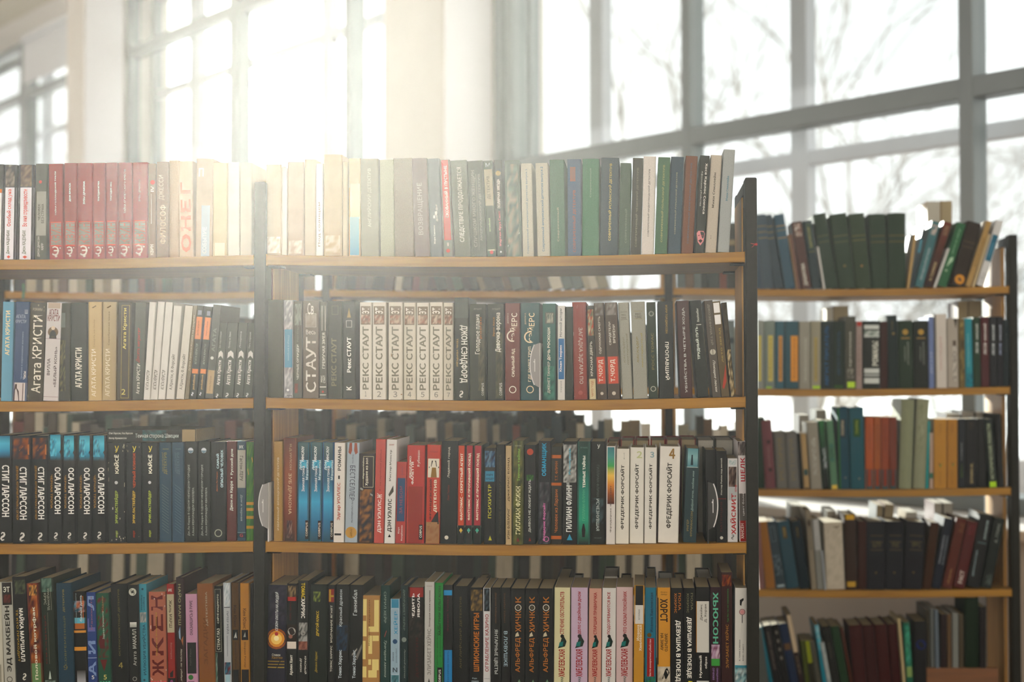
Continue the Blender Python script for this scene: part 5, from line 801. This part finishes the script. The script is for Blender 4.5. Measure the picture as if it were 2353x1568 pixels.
row('B', 2, 2, '''
1741 1756 737 0 #8a9088 c ~ p|.1|.11|.55|.78|#c5b558 ~ grey-green book with yellow strip by the upright
1757 1780.5 737 0 #77847c c ~ ''' + YP % ('#c9b95c', '#7a7040') + ''';p|.15|.006|.7|.03|#9fc93a ~ grey-green book with pale yellow panel and green sticker
1782 1802 738 0 #39626f c ~ ''' + YP % ('#c28a44', '#6a4420') + ''' ~ blue-teal book with dull orange panel
1804 1835.5 738 0 #2f5763 c ~ p|.42|.11|.95|.78|#d8942c;u|библиотека|.66|.15|.74|.16|#9a641c ~ dark teal book with the brightest orange panel
1836.5 1861.5 739 0 #969386 c ~ f|.42|.1|.72|.76|#b9b5a8;u|библиотека|.57|.13|.73|.14|#c9c5b8 ~ plain grey book with white outlined panel
1862.5 1886 738 0 #97937f c ~ p|.35|.11|.68|.76|#a5945a;u|библиотека|.52|.15|.72|.18|#7f7248;p|.2|.006|.95|.05|#a9d03a ~ beige-grey book with mustard panel and green sticker
1887 1912.5 738 0 #23302f c ~ u|АВГУСТ ПИСАТЕЛЬ|.5|.05|.93|.34|#2a5a8a ~ black book with blue upward lettering
1913.5 1941.5 738 0 #243029 c ~ u|АВГУСТ ПИСАТЕЛЬ|.5|.2|.85|.24|#28445c;p|.0|.0|1|.06|#2c4a24 ~ black-green book with barely visible blue lettering
1942 1967 727 0 #4a4a40 h ~ u|хроники|.5|.3|.78|.2|#c5c2b5;p|.2|.02|.98|.1|#b9e03a;k|.2|.15|.8|.28|#8a867a|#4a4a40 ~ dark grey book with a big lime sticker
1967.5 1981 739 0 #9a8680 ~ p|0|.93|1|1|#a53a30;u|повесть|.5|.2|.8|.3|#7a6660 ~ pinkish-grey narrow book with red head
1982 2023 738 0 #16241a hb ~ p|.1|.88|.95|.94|#c9cfcb;k|.1|.76|.95|.86|#c9cfcb|#6a7a70;ub|РОМАНЫ|.72|.34|.7|.34|#e2e2d6;p|.1|.23|.95|.3|#c9cfcb;p|.1|.19|.95|.21|#c9cfcb;p|.1|.08|.95|.16|#c9cfcb ~ black-green book with silver bands and glaring white lettering
2023.5 2039.5 739 0 #3c2420 c ~ ~ plain maroon narrow book beside the silver-banded one
2042 2065 725 -4 #26302f c ~ o|.6|.75|.14|#7a6a4a;u|том|.5|.8|.92|.14|#6a5f44 ~ dark slate book rising above its neighbours
2066 2099.5 737 -3 #1d3222 h ~ o|.5|.83|.2|#a5843c;p|.2|.73|.8|.75|#8a703c;u|собрание|.45|.4|.62|.1|#a9b0a4;u|сочинений|.65|.35|.68|.1|#a9b0a4 ~ dark green book with gold emblem
2101 2134.5 737 -2 #1b251c h ~ o|.5|.83|.2|#b08c3c;p|.2|.73|.8|.75|#8a703c;u|собрание|.45|.4|.62|.1|#9aa096;u|сочинений|.65|.35|.68|.1|#9aa096 ~ black-green book with gold emblem
2135 2148 728 -2 #6f7fae h ~ u|дни|.5|.2|.5|.3|#aab5d0 ~ lilac-blue narrow book
2150 2176.5 722 -2 #c9c2ba ~ u|НАСЛЕДИЕ|.5|.25|.7|.2|#b58a86;p|0|0|.08|1|#26332a ~ cream-white book with faint red lettering
2178 2203 732 -2 #a59d92 ~ y|.6|1|.95|1|.8|.85|#3a362f;p|.5|.1|.8|.68|#5a5046;k|.5|.1|.8|.6|#d5cfc5|#4a443c ~ beige book with a dark torn strip
2204 2218.5 733 -2 #6a5a34 h ~ k|0|.1|1|.95|#6a5a34|#8a7a4a|#3f3824;o|.5|.92|.3|#a5925a ~ olive-gold patterned narrow book
2219 2236.5 732 -3 #1f8a9a ~ u|путешествие|.45|.3|.78|.24|#7fc0c8;k|.2|0|.9|.2|#0f5a74|#1f8a9a ~ bright cyan narrow book
2238 2254.5 729 -2 #223a28 ~ ub|НИКОЛАЙ|.5|.68|.9|.34|#cfd5cf;ub|ЛЕСОВ|.5|.48|.64|.34|#cfd5cf ~ dark green book with doubled white lettering
2255.5 2274 728 -2 #4a2024 ~ ub|НИКОЛАЙ|.5|.66|.9|.34|#dcd5d0;ub|ЛЕСОВ|.5|.46|.63|.34|#dcd5d0 ~ maroon book with doubled white lettering
2275 2291 728 -1 #1d2226 ~ ub|НИКОЛАЙ|.5|.66|.88|.34|#cfd5d8;ub|ЛЕСОВ|.5|.45|.62|.34|#cfd5d8 ~ first of two black books with doubled white lettering
2292 2306.5 728 -1 #1c2026 ~ ub|НИКОЛАЙ|.5|.66|.88|.34|#b5bcd0;ub|ЛЕСОВ|.5|.45|.62|.34|#9aa5c5 ~ second of two black books with bluish white lettering
2307 2319.5 735 0 #202c30 ~ u|зима|.5|.5|.8|.24|#3f4a4a ~ slim blue-black book at the rear end post
''', pre='rear bay, second shelf', group='books on the second shelf of the rear bay')
OR = 'p|0|.2|1|.28|#2f4f50;p|0|0|1|.28|#2f4f50;p|.25|.04|.75|.28|%s;u|ПОВЕСТИ|.5|.55|.9|.14|#5a2a18;p|0|.275|1|.28|#7a3a20'
row('B', 3, 2, '''
1740 1757 960 0 #1f2f24 c ~ ~ dark green book half hidden behind the upright
1759 1783 966 -10 #6a3a40 hb ~ p|.4|.66|.75|.71|#3a2426;p|.4|.25|.75|.3|#3a2426;u|роман|.55|.33|.62|.2|#8a5a5c ~ dusty rose book with two dark squares
1785 1810.5 992 -7 #6d6b64 c ~ u|ИСТОРИЯ|.5|.15|.88|.4|#7d6f4c ~ first of two grey cloth books with brownish lettering
1812 1838 993 -8 #6a6965 c ~ u|ИСТОРИЯ|.5|.15|.88|.4|#7a6f55 ~ second of two grey cloth books with brownish lettering
1839 1846.5 997 -8 #22241f h ~ ~ thin black book beside the two grey cloth ones
1848 1861 997 -9 #a58a5c ~ p|0|.25|1|.36|#2f4a48;p|0|.0|1|.03|#3a3020 ~ tan narrow book with dark teal band
1864 1889 970 -11 #8d887b ~ u|воспоминания|.6|.3|.76|.24|#c9c5ba;k|.3|.2|.7|.74|#a9a59a|#8d887b ~ stone-grey book with whitish lettering
1890.5 1905.5 966 -11 #1c3a26 ~ g|0|0|1|1|#1c1f1c|#20302a|#2a6a3a;k|.4|.3|.9|.6|#c9cfd5|#3a5a4a|#26302c ~ green-black book with a white streak picture
1910 1926 966 -12 #4f7a5c ~ p|0|.0|1|.06|#d8b94a;p|.2|.4|.8|.66|#3a6a5a;k|.2|.45|.8|.6|#4f7a5c|#2f5a4a ~ light green book with yellow foot
1928.5 1953.5 937 -5 #1f4a58 c ~ p|.2|.62|.8|.86|#1a3a44;u|поэмы|.45|.66|.84|.26|#b5a98c;o|.6|.14|.07|#7a8a80;p|0|.0|.16|1|#2a6a34 ~ blue cloth book with green edge and dark label
1955 1988.5 937 -4 #1d5560 c ~ p|.25|.64|.75|.86|#1a4a24;u|поэмы|.5|.68|.84|.18|#8a9a3a;o|.6|.13|.06|#7a8a80 ~ teal cloth book with green label
1988.5 2007.5 959 0 #a5501e ~ ''' + OR % '#8a3a1c' + ''' ~ first and brightest of four orange books with comb-shaped teal foot
2008 2024.5 959 0 #9c5320 ~ ''' + OR % '#8a3a1c' + ''' ~ second of four orange books with comb-shaped teal foot
2025 2043 959 0 #8a3f1c ~ ''' + OR % '#7d321c' + ''' ~ third of four orange books with comb-shaped teal foot
2043.5 2061 959 0 #703318 ~ ''' + OR % '#6a2c1a' + ''' ~ last and darkest of four orange books with comb-shaped teal foot
2065 2095 918 7 #7f8468 b ~ k|.3|0|.7|.9|#858a6c|#7f8468 ~ first of two tall pale green paper-wrapped volumes
2098 2127 917 9 #868a70 b ~ k|.2|.4|.7|.95|#93977c|#868a70|#7a7e62 ~ second of two tall pale green paper-wrapped volumes
2127.5 2132.5 968 5 #1f9a9c ~ ~ thin turquoise book beside the paper-wrapped volumes
2134 2145.5 995 0 #c5aa98 ~ p|0|.0|.2|1|#3a3a34;p|.2|.18|1|.28|#4a7a68 ~ pinkish narrow book with teal patch
2146 2175.5 964 0 #b07f2c ~ y|.35|.36|.5|.34|.65|.37|.5|.3|#4a7a3a;y|.35|.37|.5|.36|.42|.33|#7a3a24;u|сказки|.5|.8|.94|.12|#8a6020;u|издательство|.5|.05|.25|.12|#8a6020 ~ wider of two ochre books with small green-red emblem
2176.5 2200.5 964 0 #a8772a ~ y|.4|.37|.55|.35|.7|.38|.55|.31|#4a7a3a;y|.4|.38|.55|.37|.47|.34|#7a3a24;u|сказки|.5|.8|.94|.14|#85591c;u|издательство|.5|.05|.25|.14|#85591c ~ narrower of two ochre books with small green-red emblem
2202 2217.5 963 0 #22252a ~ u|очерки|.5|.4|.65|.14|#a9aeb0;k|.3|.15|.7|.35|#3a4a2a|#22252a ~ black narrow book with small white lettering
2218.5 2244.5 963 0 #1c1f22 ~ ub|БУНИН И.|.55|.07|.36|.24|#a5956a;k|.3|.85|.7|.95|#3a342c|#1c1f22 ~ black book with gold block lettering at the foot
2245.5 2266 962 0 #1a1b18 ~ ~ plain black book without visible lettering
2273 2292 963 -12 #1d2826 ~ ub|ИСТОРИЧЕСКИЕ ПОВЕСТИ|.5|.12|.93|.44|#9aa58a;p|.1|.006|.9|.085|#a9d62a ~ black book with tall pale lettering and lime sticker
2295 2308 952 -9 #1a1712 ~ ~ black-brown leaning book beside the rear end panel
''', pre='rear bay, third shelf', group='books on the third shelf of the rear bay')
row('B', 4, 2, '''
1745 1757 1200 -10 #7a5550 ~ ~ dusty pink book cut by the upright
1759 1782 1198 -15 #8f5f1e ~ ~ leaning ginger-ochre book without lettering
1784 1806 1197 -24 #34424a h ~ f|.25|.7|.75|.92|#6a7a80;k|.1|.2|.9|.5|#34424a|#5f7078|#26323a;p|0|.02|1|.06|#8a9aa0 ~ leaning slate book with silvery ornament
1807 1836.5 1196 -24 #2c4a56 c ~ p|.35|.74|.7|.92|#4f4630;u|том|.52|.77|.9|.2|#8a7a4a ~ leaning blue cloth book with a brown label
1839 1861.5 1196 -22 #1d2a30 c ~ p|.35|.74|.7|.92|#2c2a22;u|том|.52|.77|.9|.2|#5f5638 ~ leaning navy-black book with a dark label
1865 1877.5 1172 -15 #837a68 ~ u|дорога к дому|.5|.5|.9|.4|#3f372c;p|.2|.8|.8|.87|#3f372c ~ beige narrow book with dark upward lettering
1878.5 1894.5 1193 -13 #848680 ~ p|0|.56|1|1|#a9aaa8;u|лес|.5|.6|.76|.26|#8a8c90 ~ pale grey narrow book
1895.5 1898.5 1266 -8 #b5bcc4 ~ ~ thin pale-blue booklet beside the cream wrapped volume
1899 1942.5 1200 -7 #b5ac9a ~ k|.05|.05|.95|.9|#b5ac9a|#bdb4a2|#ada492;y|.45|.94|.9|.95|.7|.9|#8a8270 ~ broad cream paper-wrapped volume
1943.5 1970.5 1183 -4 #35271c hb ~ p|0|.04|1|.11|#b58f2a;p|0|.93|1|1|#c9a02c ~ dark brown book with yellow bands top and bottom
1971.5 1991.5 1198 0 #3a2420 c ~ ~ plain maroon-brown book beside the yellow-banded one
1992 2033.5 1199 0 #26262a c ~ p|.2|.79|.9|.795|#6a5f3c;p|.2|.7|.9|.705|#6a5f3c;p|.2|.58|.9|.585|#6a5f3c;k|.3|.62|.8|.7|#4a4430|#26262a;o|.5|.25|.05|#6a5f3c ~ first of three stout charcoal volumes with gold rules
2034.5 2074.5 1199 2 #26262a c ~ p|.2|.79|.9|.795|#6a5f3c;p|.2|.7|.9|.705|#6a5f3c;p|.2|.58|.9|.585|#6a5f3c;k|.3|.62|.8|.7|#4a4430|#26262a;o|.5|.25|.05|#6a5f3c ~ second of three stout charcoal volumes with gold rules
2076 2118 1198 9 #27262a c ~ p|.2|.79|.9|.795|#6a5f3c;p|.2|.7|.9|.705|#6a5f3c;p|.2|.58|.9|.585|#6a5f3c;k|.3|.62|.8|.7|#4a4430|#27262a;o|.5|.25|.05|#6a5f3c ~ third of three stout charcoal volumes with gold rules
2119.5 2140 1200 19 #3f2a1a c ~ ~ plain brown book leaning after the charcoal volumes
2141 2161 1190 30 #1c242e ~ u|письма издалека|.35|.35|.75|.16|#a9b0b8;u|рассказы|.75|.35|.75|.16|#8a9098 ~ leaning navy book with two lines of white lettering
2164.5 2188.5 1190 35 #54291c ~ u|сборник|.5|.06|.28|.3|#a5774c;k|.4|.8|.9|.94|#6a4430|#54291c ~ leaning rust-brown book with gold foot lettering
2191 2216.5 1196 33 #4f171a ~ ub|РАСТ|.5|.07|.26|.4|#c9b9b0;k|.3|.8|.8|.95|#6a3034|#4f171a ~ leaning dark red book with white foot lettering
2222 2251.5 1180 31 #171c1b ~ u|удивительные истории|.3|.15|.5|.16|#9ab0b5;ub|АНТОЛОГИЯ|.7|.66|.92|.18|#a5b9b9;p|.2|.6|.9|.62|#4f5f60 ~ leaning black book with bluish double lettering
2254.5 2279 1190 32 #202522 ~ u|А. ГРИН|.55|.65|.92|.3|#8a9088;k|.3|.05|.8|.2|#5a6560|#202522 ~ last leaning charcoal book by the rear end panel
''', pre='rear bay, fourth shelf', group='books on the fourth shelf of the rear bay')
row('B', 5, 2, '''
1745 1768 1445 -18 #4f5450 ~ ~ grey leaning book cut by the upright
1770 1779 1441 -28 #1f6a7c ~ ~ thin teal leaning book near the upright
1781 1799 1436 -28 #211a18 ~ us|ночная серия|.5|.3|.9|.4|#6a605c ~ dark leaning book with dim grey title
1801 1818 1434 -30 #1a1715 ~ p|.35|.85|.7|.9|#6a6660;p|.35|.72|.7|.77|#6a6660;p|.35|.59|.7|.64|#6a6660;p|.35|.46|.7|.51|#6a6660 ~ black leaning book with four small grey squares
1819 1838 1432 -30 #1c2c44 ~ p|0|.6|1|.7|#5a4430 ~ navy leaning book with a brown patch
1839 1852 1412 -34 #2a201a ~ p|0|.5|1|1|#b9a78c;u|эхо|.5|.2|.45|.4|#6a5f50 ~ leaning book with cream upper half and dark foot
1853 1863 1472 -14 #454f22 ~ ~ moss green short leaning book
1864 1877 1472 -16 #2a2a18 ~ p|0|.55|1|1|#7f8a1f ~ short leaning book with lime green head
1879 1891 1473 -20 #4a4a40 ~ ~ short grey-olive leaning book
1893 1903 1436 -22 #1f7f94 ~ k|0|.6|1|1|#3fa5b9|#1f7f94|#a9c5c9 ~ cyan and white leaning book
1904 1914 1476 -20 #8a9494 ~ k|0|0|1|1|#8a9494|#a5aeac ~ silvery speckled leaning book
1916 1934 1438 -28 #22231e ~ u|сыщик|.5|.5|.75|.3|#4a4a40 ~ black-olive leaning book beside the cyan one
1936 1954 1438 -28 #243a26 ~ ~ bottle-green leaning book
1956 1963 1442 -26 #4a2a1c ~ ~ thin rust leaning book before the maroon set
1964 1994 1436 -14 #3f1f1c cb ~ ~ first of four maroon cloth volumes, slightly leaning
1995 2021 1436 -14 #3a1c1a cb ~ ~ second of four maroon cloth volumes
2022 2050 1435 -13 #40211d cb ~ ~ third of four maroon cloth volumes
2051 2073 1434 -12 #3d1f1b cb ~ ~ last of four maroon cloth volumes
2076 2083 1422 -14 #b5a57c ~ ~ thin cream leaning book after the maroon set
2085 2100 1430 -10 #1f5a44 ~ k|0|.3|1|.95|#2f8a64|#1f5a54|#4aa58c|#2a6a4a;p|0|.2|1|.35|#7f9a5c ~ patchwork green book beside the cream one
2102 2130 1428 -1 #191a1f ~ o|.55|.66|.42|#232c5c ~ black book with a round blue emblem
2132 2139 1402 -3 #3a362c W ~ ~ slim grey-brown pamphlet, first beside the blue emblem
2140 2149 1400 -3 #6a6e6c W ~ ~ slim silver pamphlet, second beside the blue emblem
2151 2160 1402 -4 #5f6a74 W ~ ~ slim blue-grey pamphlet, third beside the blue emblem
2162 2176 1412 0 #2a2018 ~ ~ dark brown slim book between grey pamphlets
2178 2188 1412 -2 #5f4a34 W ~ ~ tan slim book beside pale page edges
2189 2203 1410 -1 #7a7d78 W ~ ~ pale grey book with white top
2204 2215 1412 -1 #4a4234 ~ ~ brownish slim book before the tall dark green one
2218 2250 1375 0 #1f2c20 cb ~ ~ tall dark green cloth volume
2252 2266 1395 0 #241d18 ~ ~ dark brown book after the tall green volume
''', pre='rear bay, lowest shelf', group='books on the lowest shelf of the rear bay')
row('B', 1, 2, '''
2107 2137 476 0 #a58a5c W ~ ~ tan cover showing pages above the thin ochre leaning book
2139 2164 474 0 #8f6c3c ~ ~ tan-brown cover above the teal leaning book
''', yf=0.295, pre='rear far side, top shelf', group='turned-away books of the rear bookcase', flip=True)
row('B', 2, 2, '''
1884 1899 712 0 #b9b09c W ~ ~ pale page block above the blue-lettered black book
1900 1934 708 0 #3f2616 ~ ~ chocolate cover above two black books
2177 2200 697 0 #52361e ~ ~ first brown cover above the beige torn-strip book
2201 2230 696 0 #5f4426 ~ ~ second brown cover above the cyan narrow book
''', yf=0.295, pre='rear far side, second shelf', group='turned-away books of the rear bookcase', flip=True)
row('B', 3, 2, '''
1824 1846 950 0 #3a3630 W ~ ~ dark cover with white pages above the thin black book
1862 1884 939 0 #4a4a40 W ~ ~ grey cover with white pages above the stone-grey book
2150 2180 947 0 #2a211a W ~ ~ dark cover with sunlit pages above the wider ochre book
2184 2212 943 0 #33261c W ~ ~ dark cover with sunlit pages above the narrower ochre book
2216 2246 945 0 #241d18 W ~ ~ dark cover with sunlit pages above the gold-lettered black book
''', yf=0.295, pre='rear far side, third shelf', group='turned-away books of the rear bookcase', flip=True)
row('B', 4, 2, '''
1806 1832 1152 0 #34322c W ~ ~ dark cover with white pages above the blue cloth book
1886 1906 1163 0 #4f4a40 W ~ ~ grey cover with white pages above the pale grey narrow book
1988 2002 1150 8 #6a6e70 ~ ~ leaning grey cover above the charcoal volumes
2003 2024 1148 12 #5f4022 ~ ~ leaning brown cover above the charcoal volumes
2124 2142 1146 0 #4a2018 W ~ ~ red-brown cover with sunlit pages above the plain brown book
2144 2166 1146 0 #33261c W ~ ~ dark brown cover with sunlit pages above the leaning navy book
2062 2086 1166 0 #8a7a60 W ~ ~ tan sunlit cover above the third charcoal volume
''', yf=0.295, pre='rear far side, fourth shelf', group='turned-away books of the rear bookcase', flip=True)
# ------------------------------------------------------------------ one book lying flat across the row
def lying_book():
    Z = shelf_z('A', 3, on_y(350, 1000, .012).x) + (on_y(350, 1018, .014).z - shelf_z('A', 3, on_y(350, 1018, .014).x)) + .001
    x0, x1 = on_y(246.5, 1000, .012).x, on_y(449, 1000, .012).x
    t, hh = on_y(350, 985, .012).z - on_y(350, 1016, .012).z, x1 - x0
    r = empty('book', (x1, .012, Z)); tag(r, 'dark book lying flat on top of the scuffed black books, third shelf', 'book', 'books on the third shelf, first bay')
    r.rotation_euler = (0, -PI/2, 0)
    it = 'p|.05|0|.95|.15|#9d8a66;k|.1|.33|.9|.6|#1f3638|#2f5658|#22302e;h| |.5|.5|.1|.1|#000;'.replace('h| |.5|.5|.1|.1|#000;', '')
    it += 'd|Темная сторона Швеции|.45|.19|.68|.4|#b9c2bd;db|Стиг Ларссон, Оса Ларссон|.66|.71|.98|.2|#c9c5ba;db|Ингер Фриманссон|.3|.78|.98|.18|#c9c5ba'
    me = cover_mesh(t, hh, .13, '#26261f', 'p', it, 999)
    me.transform(Matrix.Translation((t/2, 0, 0)))
    o = bpy.data.objects.new('cover', me); C.objects.link(o); o.parent = r
    b = MB(); b.quad_box((.0012, .012, .001), (t - .0012, .129, hh - .001)); b.build('pages', M_PAGE, r)
lying_book()
# ------------------------------------------------------------------ plastic shelf dividers with rounded tabs
M_DIVW = mat('white_plastic', '#d6d3d2', 0.35); M_DIVG = mat('grey_plastic', '#8d8987', 0.35); M_DIVB = mat('black_plastic', '#191915', 0.4)
def divider(px, k, ztop, label, card, tabm, side, rim=None, zt=None):
    X = on_y(px, 1000, .004).x; z = shelf_z('A', k, X) + .0008
    r = empty('shelf_divider', (X, -.003, z)); tag(r, label, 'divider', 'plastic shelf dividers')
    h = ztop
    b = MB(); b.quad_box((-.0012, .0, 0), (.0012, .12, h)); b.build('plate', card, r)
    b = MB(); n = 10; w = .0195                       # the tab: a flat half-moon turned to the reader
    pts = [(0, h)] + [(side*w*math.sin(PI*(.12 + .76*i/n))**.6, h*(.97 - .70*i/n)) for i in range(n + 1)] + [(0, h*.22)]
    for y in (-.0035, -.001): b.v += [Vector((x, y, zz)) for x, zz in pts]
    m = len(pts); q = list(range(m)); f = q if side < 0 else q[::-1]
    b.f.append(f); b.f.append([m + i for i in reversed(f)])
    for i in range(m):
        j = (i + 1) % m; b.f.append([i, j, m + j, m + i] if side > 0 else [j, i, m + i, m + j])
    b.mi = [0]*len(b.f); tb = b.build('tab', tabm, r)
    if rim:
        b = MB()
        for i in range(1, m - 2):
            b.tube((pts[i][0], -.0022, pts[i][1]), (pts[i + 1][0], -.0022, pts[i + 1][1]), .0017, .0017, 6)
        b.build('rim', rim, tb)
    b = MB(); s = side*.010                          # the small pressed mark
    b.quad_box((s - .0008, -.0042, h*.5), (s + .0008, -.0034, h*.72)); b.quad_box((s - .0025, -.0042, h*.66), (s - .0008, -.0034, h*.685))
    b.build('mark', M_DIVW, tb)
divider(619, 3, .124, 'white plastic divider with grey tab standing against the first steel post', M_DIVW, M_DIVG, -1, M_DIVW)
divider(1241, 2, .12, 'white plastic divider with grey tab before the dark teal curved-lettering book', M_DIVW, M_DIVG, -1, M_DIVW)
divider(1626, 3, .128, 'black plastic divider with white-rimmed tab beside the lighthouse book', M_DIVB, M_DIVB, 1, M_DIVW)
def back_plate():                                    # the black book-shaped plate beside it, left leaning on its neighbour
    X = on_y(1634, 1200, .03).x; z = shelf_z('A', 3, X) + .0006
    book(X, .03, z, .024, .192, '#15150f', 'h', '', 'plain black book leaning in shade behind the black divider, third shelf', 'books on the third shelf, second bay', -.0)
back_plate()
# ------------------------------------------------------------------ small things
t = MB(); p0 = on_y(1736, 562, -.0045)
t.tube(p0, p0 + Vector((-.010, -.001, .002)), .0012, .0004, 5); t.tube(p0 + Vector((.002, 0, .002)), p0 + Vector((-.008, -.001, -.006)), .0008, .0003, 5); t.tube(p0 + Vector((.003, 0, 0)), p0 + Vector((-.002, -.002, 0)), .003, .002, 6)
tag(t.build('red_thread', mat('red_thread', '#a8262c', 0.6)), 'scrap of red thread stuck on the dark end upright', 'thread')
t = MB(); q0 = on_y(54, 652, YB - .002); pr = q0
for i in range(6):
    q = q0 + Vector((.001*math.sin(i), 0, -.008*(i + 1))); t.quad_box((min(pr.x, q.x) - .003, YB - .003, q.z), (max(pr.x, q.x) + .003, YB - .002, pr.z)); pr = q
tag(t.build('ribbon', mat('green_ribbon', '#2f6a3a', 0.6)), 'green ribbon bookmark hanging over the rear shelf edge', 'ribbon')
X0, X1 = on_y(2131, 1535, YB).x, on_y(2296, 1535, YB).x
zr = on_y(2200, 1536, YB + .01).z
o = box('board', (X0, YB + .008, shelf_z('B', 5, X1) + .001), (X1, YB + .028, zr), mat('dark_wood_board', '#7a4a1c', 0.5, 0.2, 9.0, stretch=(0.6, 9, 9)), None, .001)
tag(o, 'low wooden board under the slim pamphlets on the rear lowest shelf', 'board')
# ------------------------------------------------------------------ the remaining books of the rear bookcase, glimpsed through the nearer one
def glimpsed():
    rnd = random.Random(5)
    pal = ['#2a2a22', '#3a3326', '#4a4436', '#26302a', '#5a4630', '#8d8672', '#b5ac96', '#3f2a22', '#24343a', '#5f6a6a', '#c9c2b2', '#34281e', '#6a3a2a', '#3a4a3a', '#77684a', '#1f1f1a']
    hexes = pal + ['#d9cba8']
    ms_ = [mat('cover_cloth', h, 0.7, 0.1, 60.0) for h in pal] + [M_PAGE]
    b = MB()
    for bay, k, far in [(q, k, f) for q in (0, 1, 2) for k in (1, 2, 3, 4, 5) for f in (0, 1)]:
        if bay == 2 and far: continue
        xa, xb = BAYS['B'][bay]
        x = xa + PW/2 + .016; slant = rnd.uniform(-.02, .02)
        end = xb - PW/2 - .016 - (0.14 if (bay == 1 and k == 1) else 0) - (.22 if bay == 1 and far else 0)
        if bay == 2: end = xb_(1732) - .012 + .045
        if far and k == 1: continue
        while x < end - .045:
            if bay == 2 and x > end - .085: break
            w = rnd.choice((.018, .022, .026, .03, .034, .022)); h = rnd.uniform(.17, .222) if not far else rnd.uniform(.215, .25); d = rnd.uniform(.12, .14)
            if bay == 0 and k == 3 and not far: h += .012
            if bay == 1 and k == 1: slant = -.28 if x > xa + .3 else .1
            z = max(shelf_z('B', k, x), shelf_z('B', k, x + w)) + .0008 + abs(math.sin(slant))*w*.5
            M = Matrix.Translation((x + w/2 + abs(math.sin(slant))*.01, YB + (.16 if far else .012) + rnd.uniform(0, .015), z)) @ Matrix.Rotation(slant, 4, 'Y')
            c = rnd.randrange(len(pal)); th = .002
            if k == 3 and bay == 1 and not far: c = rnd.choice((0, 3, 3, 5, 5, 6, 7, 8, 9, 10, 12, 14, 11, 15))
            if k > 3: c = rnd.choice((0, 1, 3, 6, 11, 13, 15, 15))
            if far: c = rnd.choice((0, 1, 2, 3, 6 - 6, 11, 15, 8))
            b.quad_box((-w/2, 0, 0), (w/2, .004, h), c, M); b.quad_box((-w/2, .004, 0), (-w/2 + th, d, h), c, M); b.quad_box((w/2 - th, .004, 0), (w/2, d, h), c, M)
            b.quad_box((-w/2 + th, .0045, .003), (w/2 - th, d - .003, h - .004), len(pal), M)
            if rnd.random() < .4: b.quad_box((-w/2 + .003, -.0004, h*.66), (w/2 - .003, 0, h*.74), rnd.randrange(len(pal)), M)
            x += (w + .001)/math.cos(slant)
    o = b.build('glimpsed_books', ms_)
    tag(o, 'rows of further books on the rear bookcase glimpsed between the nearer shelves', 'books', kind='stuff')
glimpsed()
# ------------------------------------------------------------------ haze volume added to imitate lens glare
def haze():
    m = bpy.data.materials.new('glare_haze'); m.use_nodes = True; t = m.node_tree
    t.nodes.remove(t.nodes['Principled BSDF'])
    v = t.nodes.new('ShaderNodeVolumeScatter'); v.inputs['Color'].default_value = (1, 0.98, 0.95, 1)
    v.inputs['Density'].default_value = 0.0115; v.inputs['Anisotropy'].default_value = 0.79
    t.links.new(v.outputs[0], t.nodes['Material Output'].inputs['Volume'])
    o = box('glare_haze', (-4.2, -4.4, 0.02), (2.3, -1.35, CEIL - 0.18), m)
    tag(o, 'thin haze added to imitate lens glare in the aisle before the nearer bookcase', 'haze', kind='stuff')
haze()
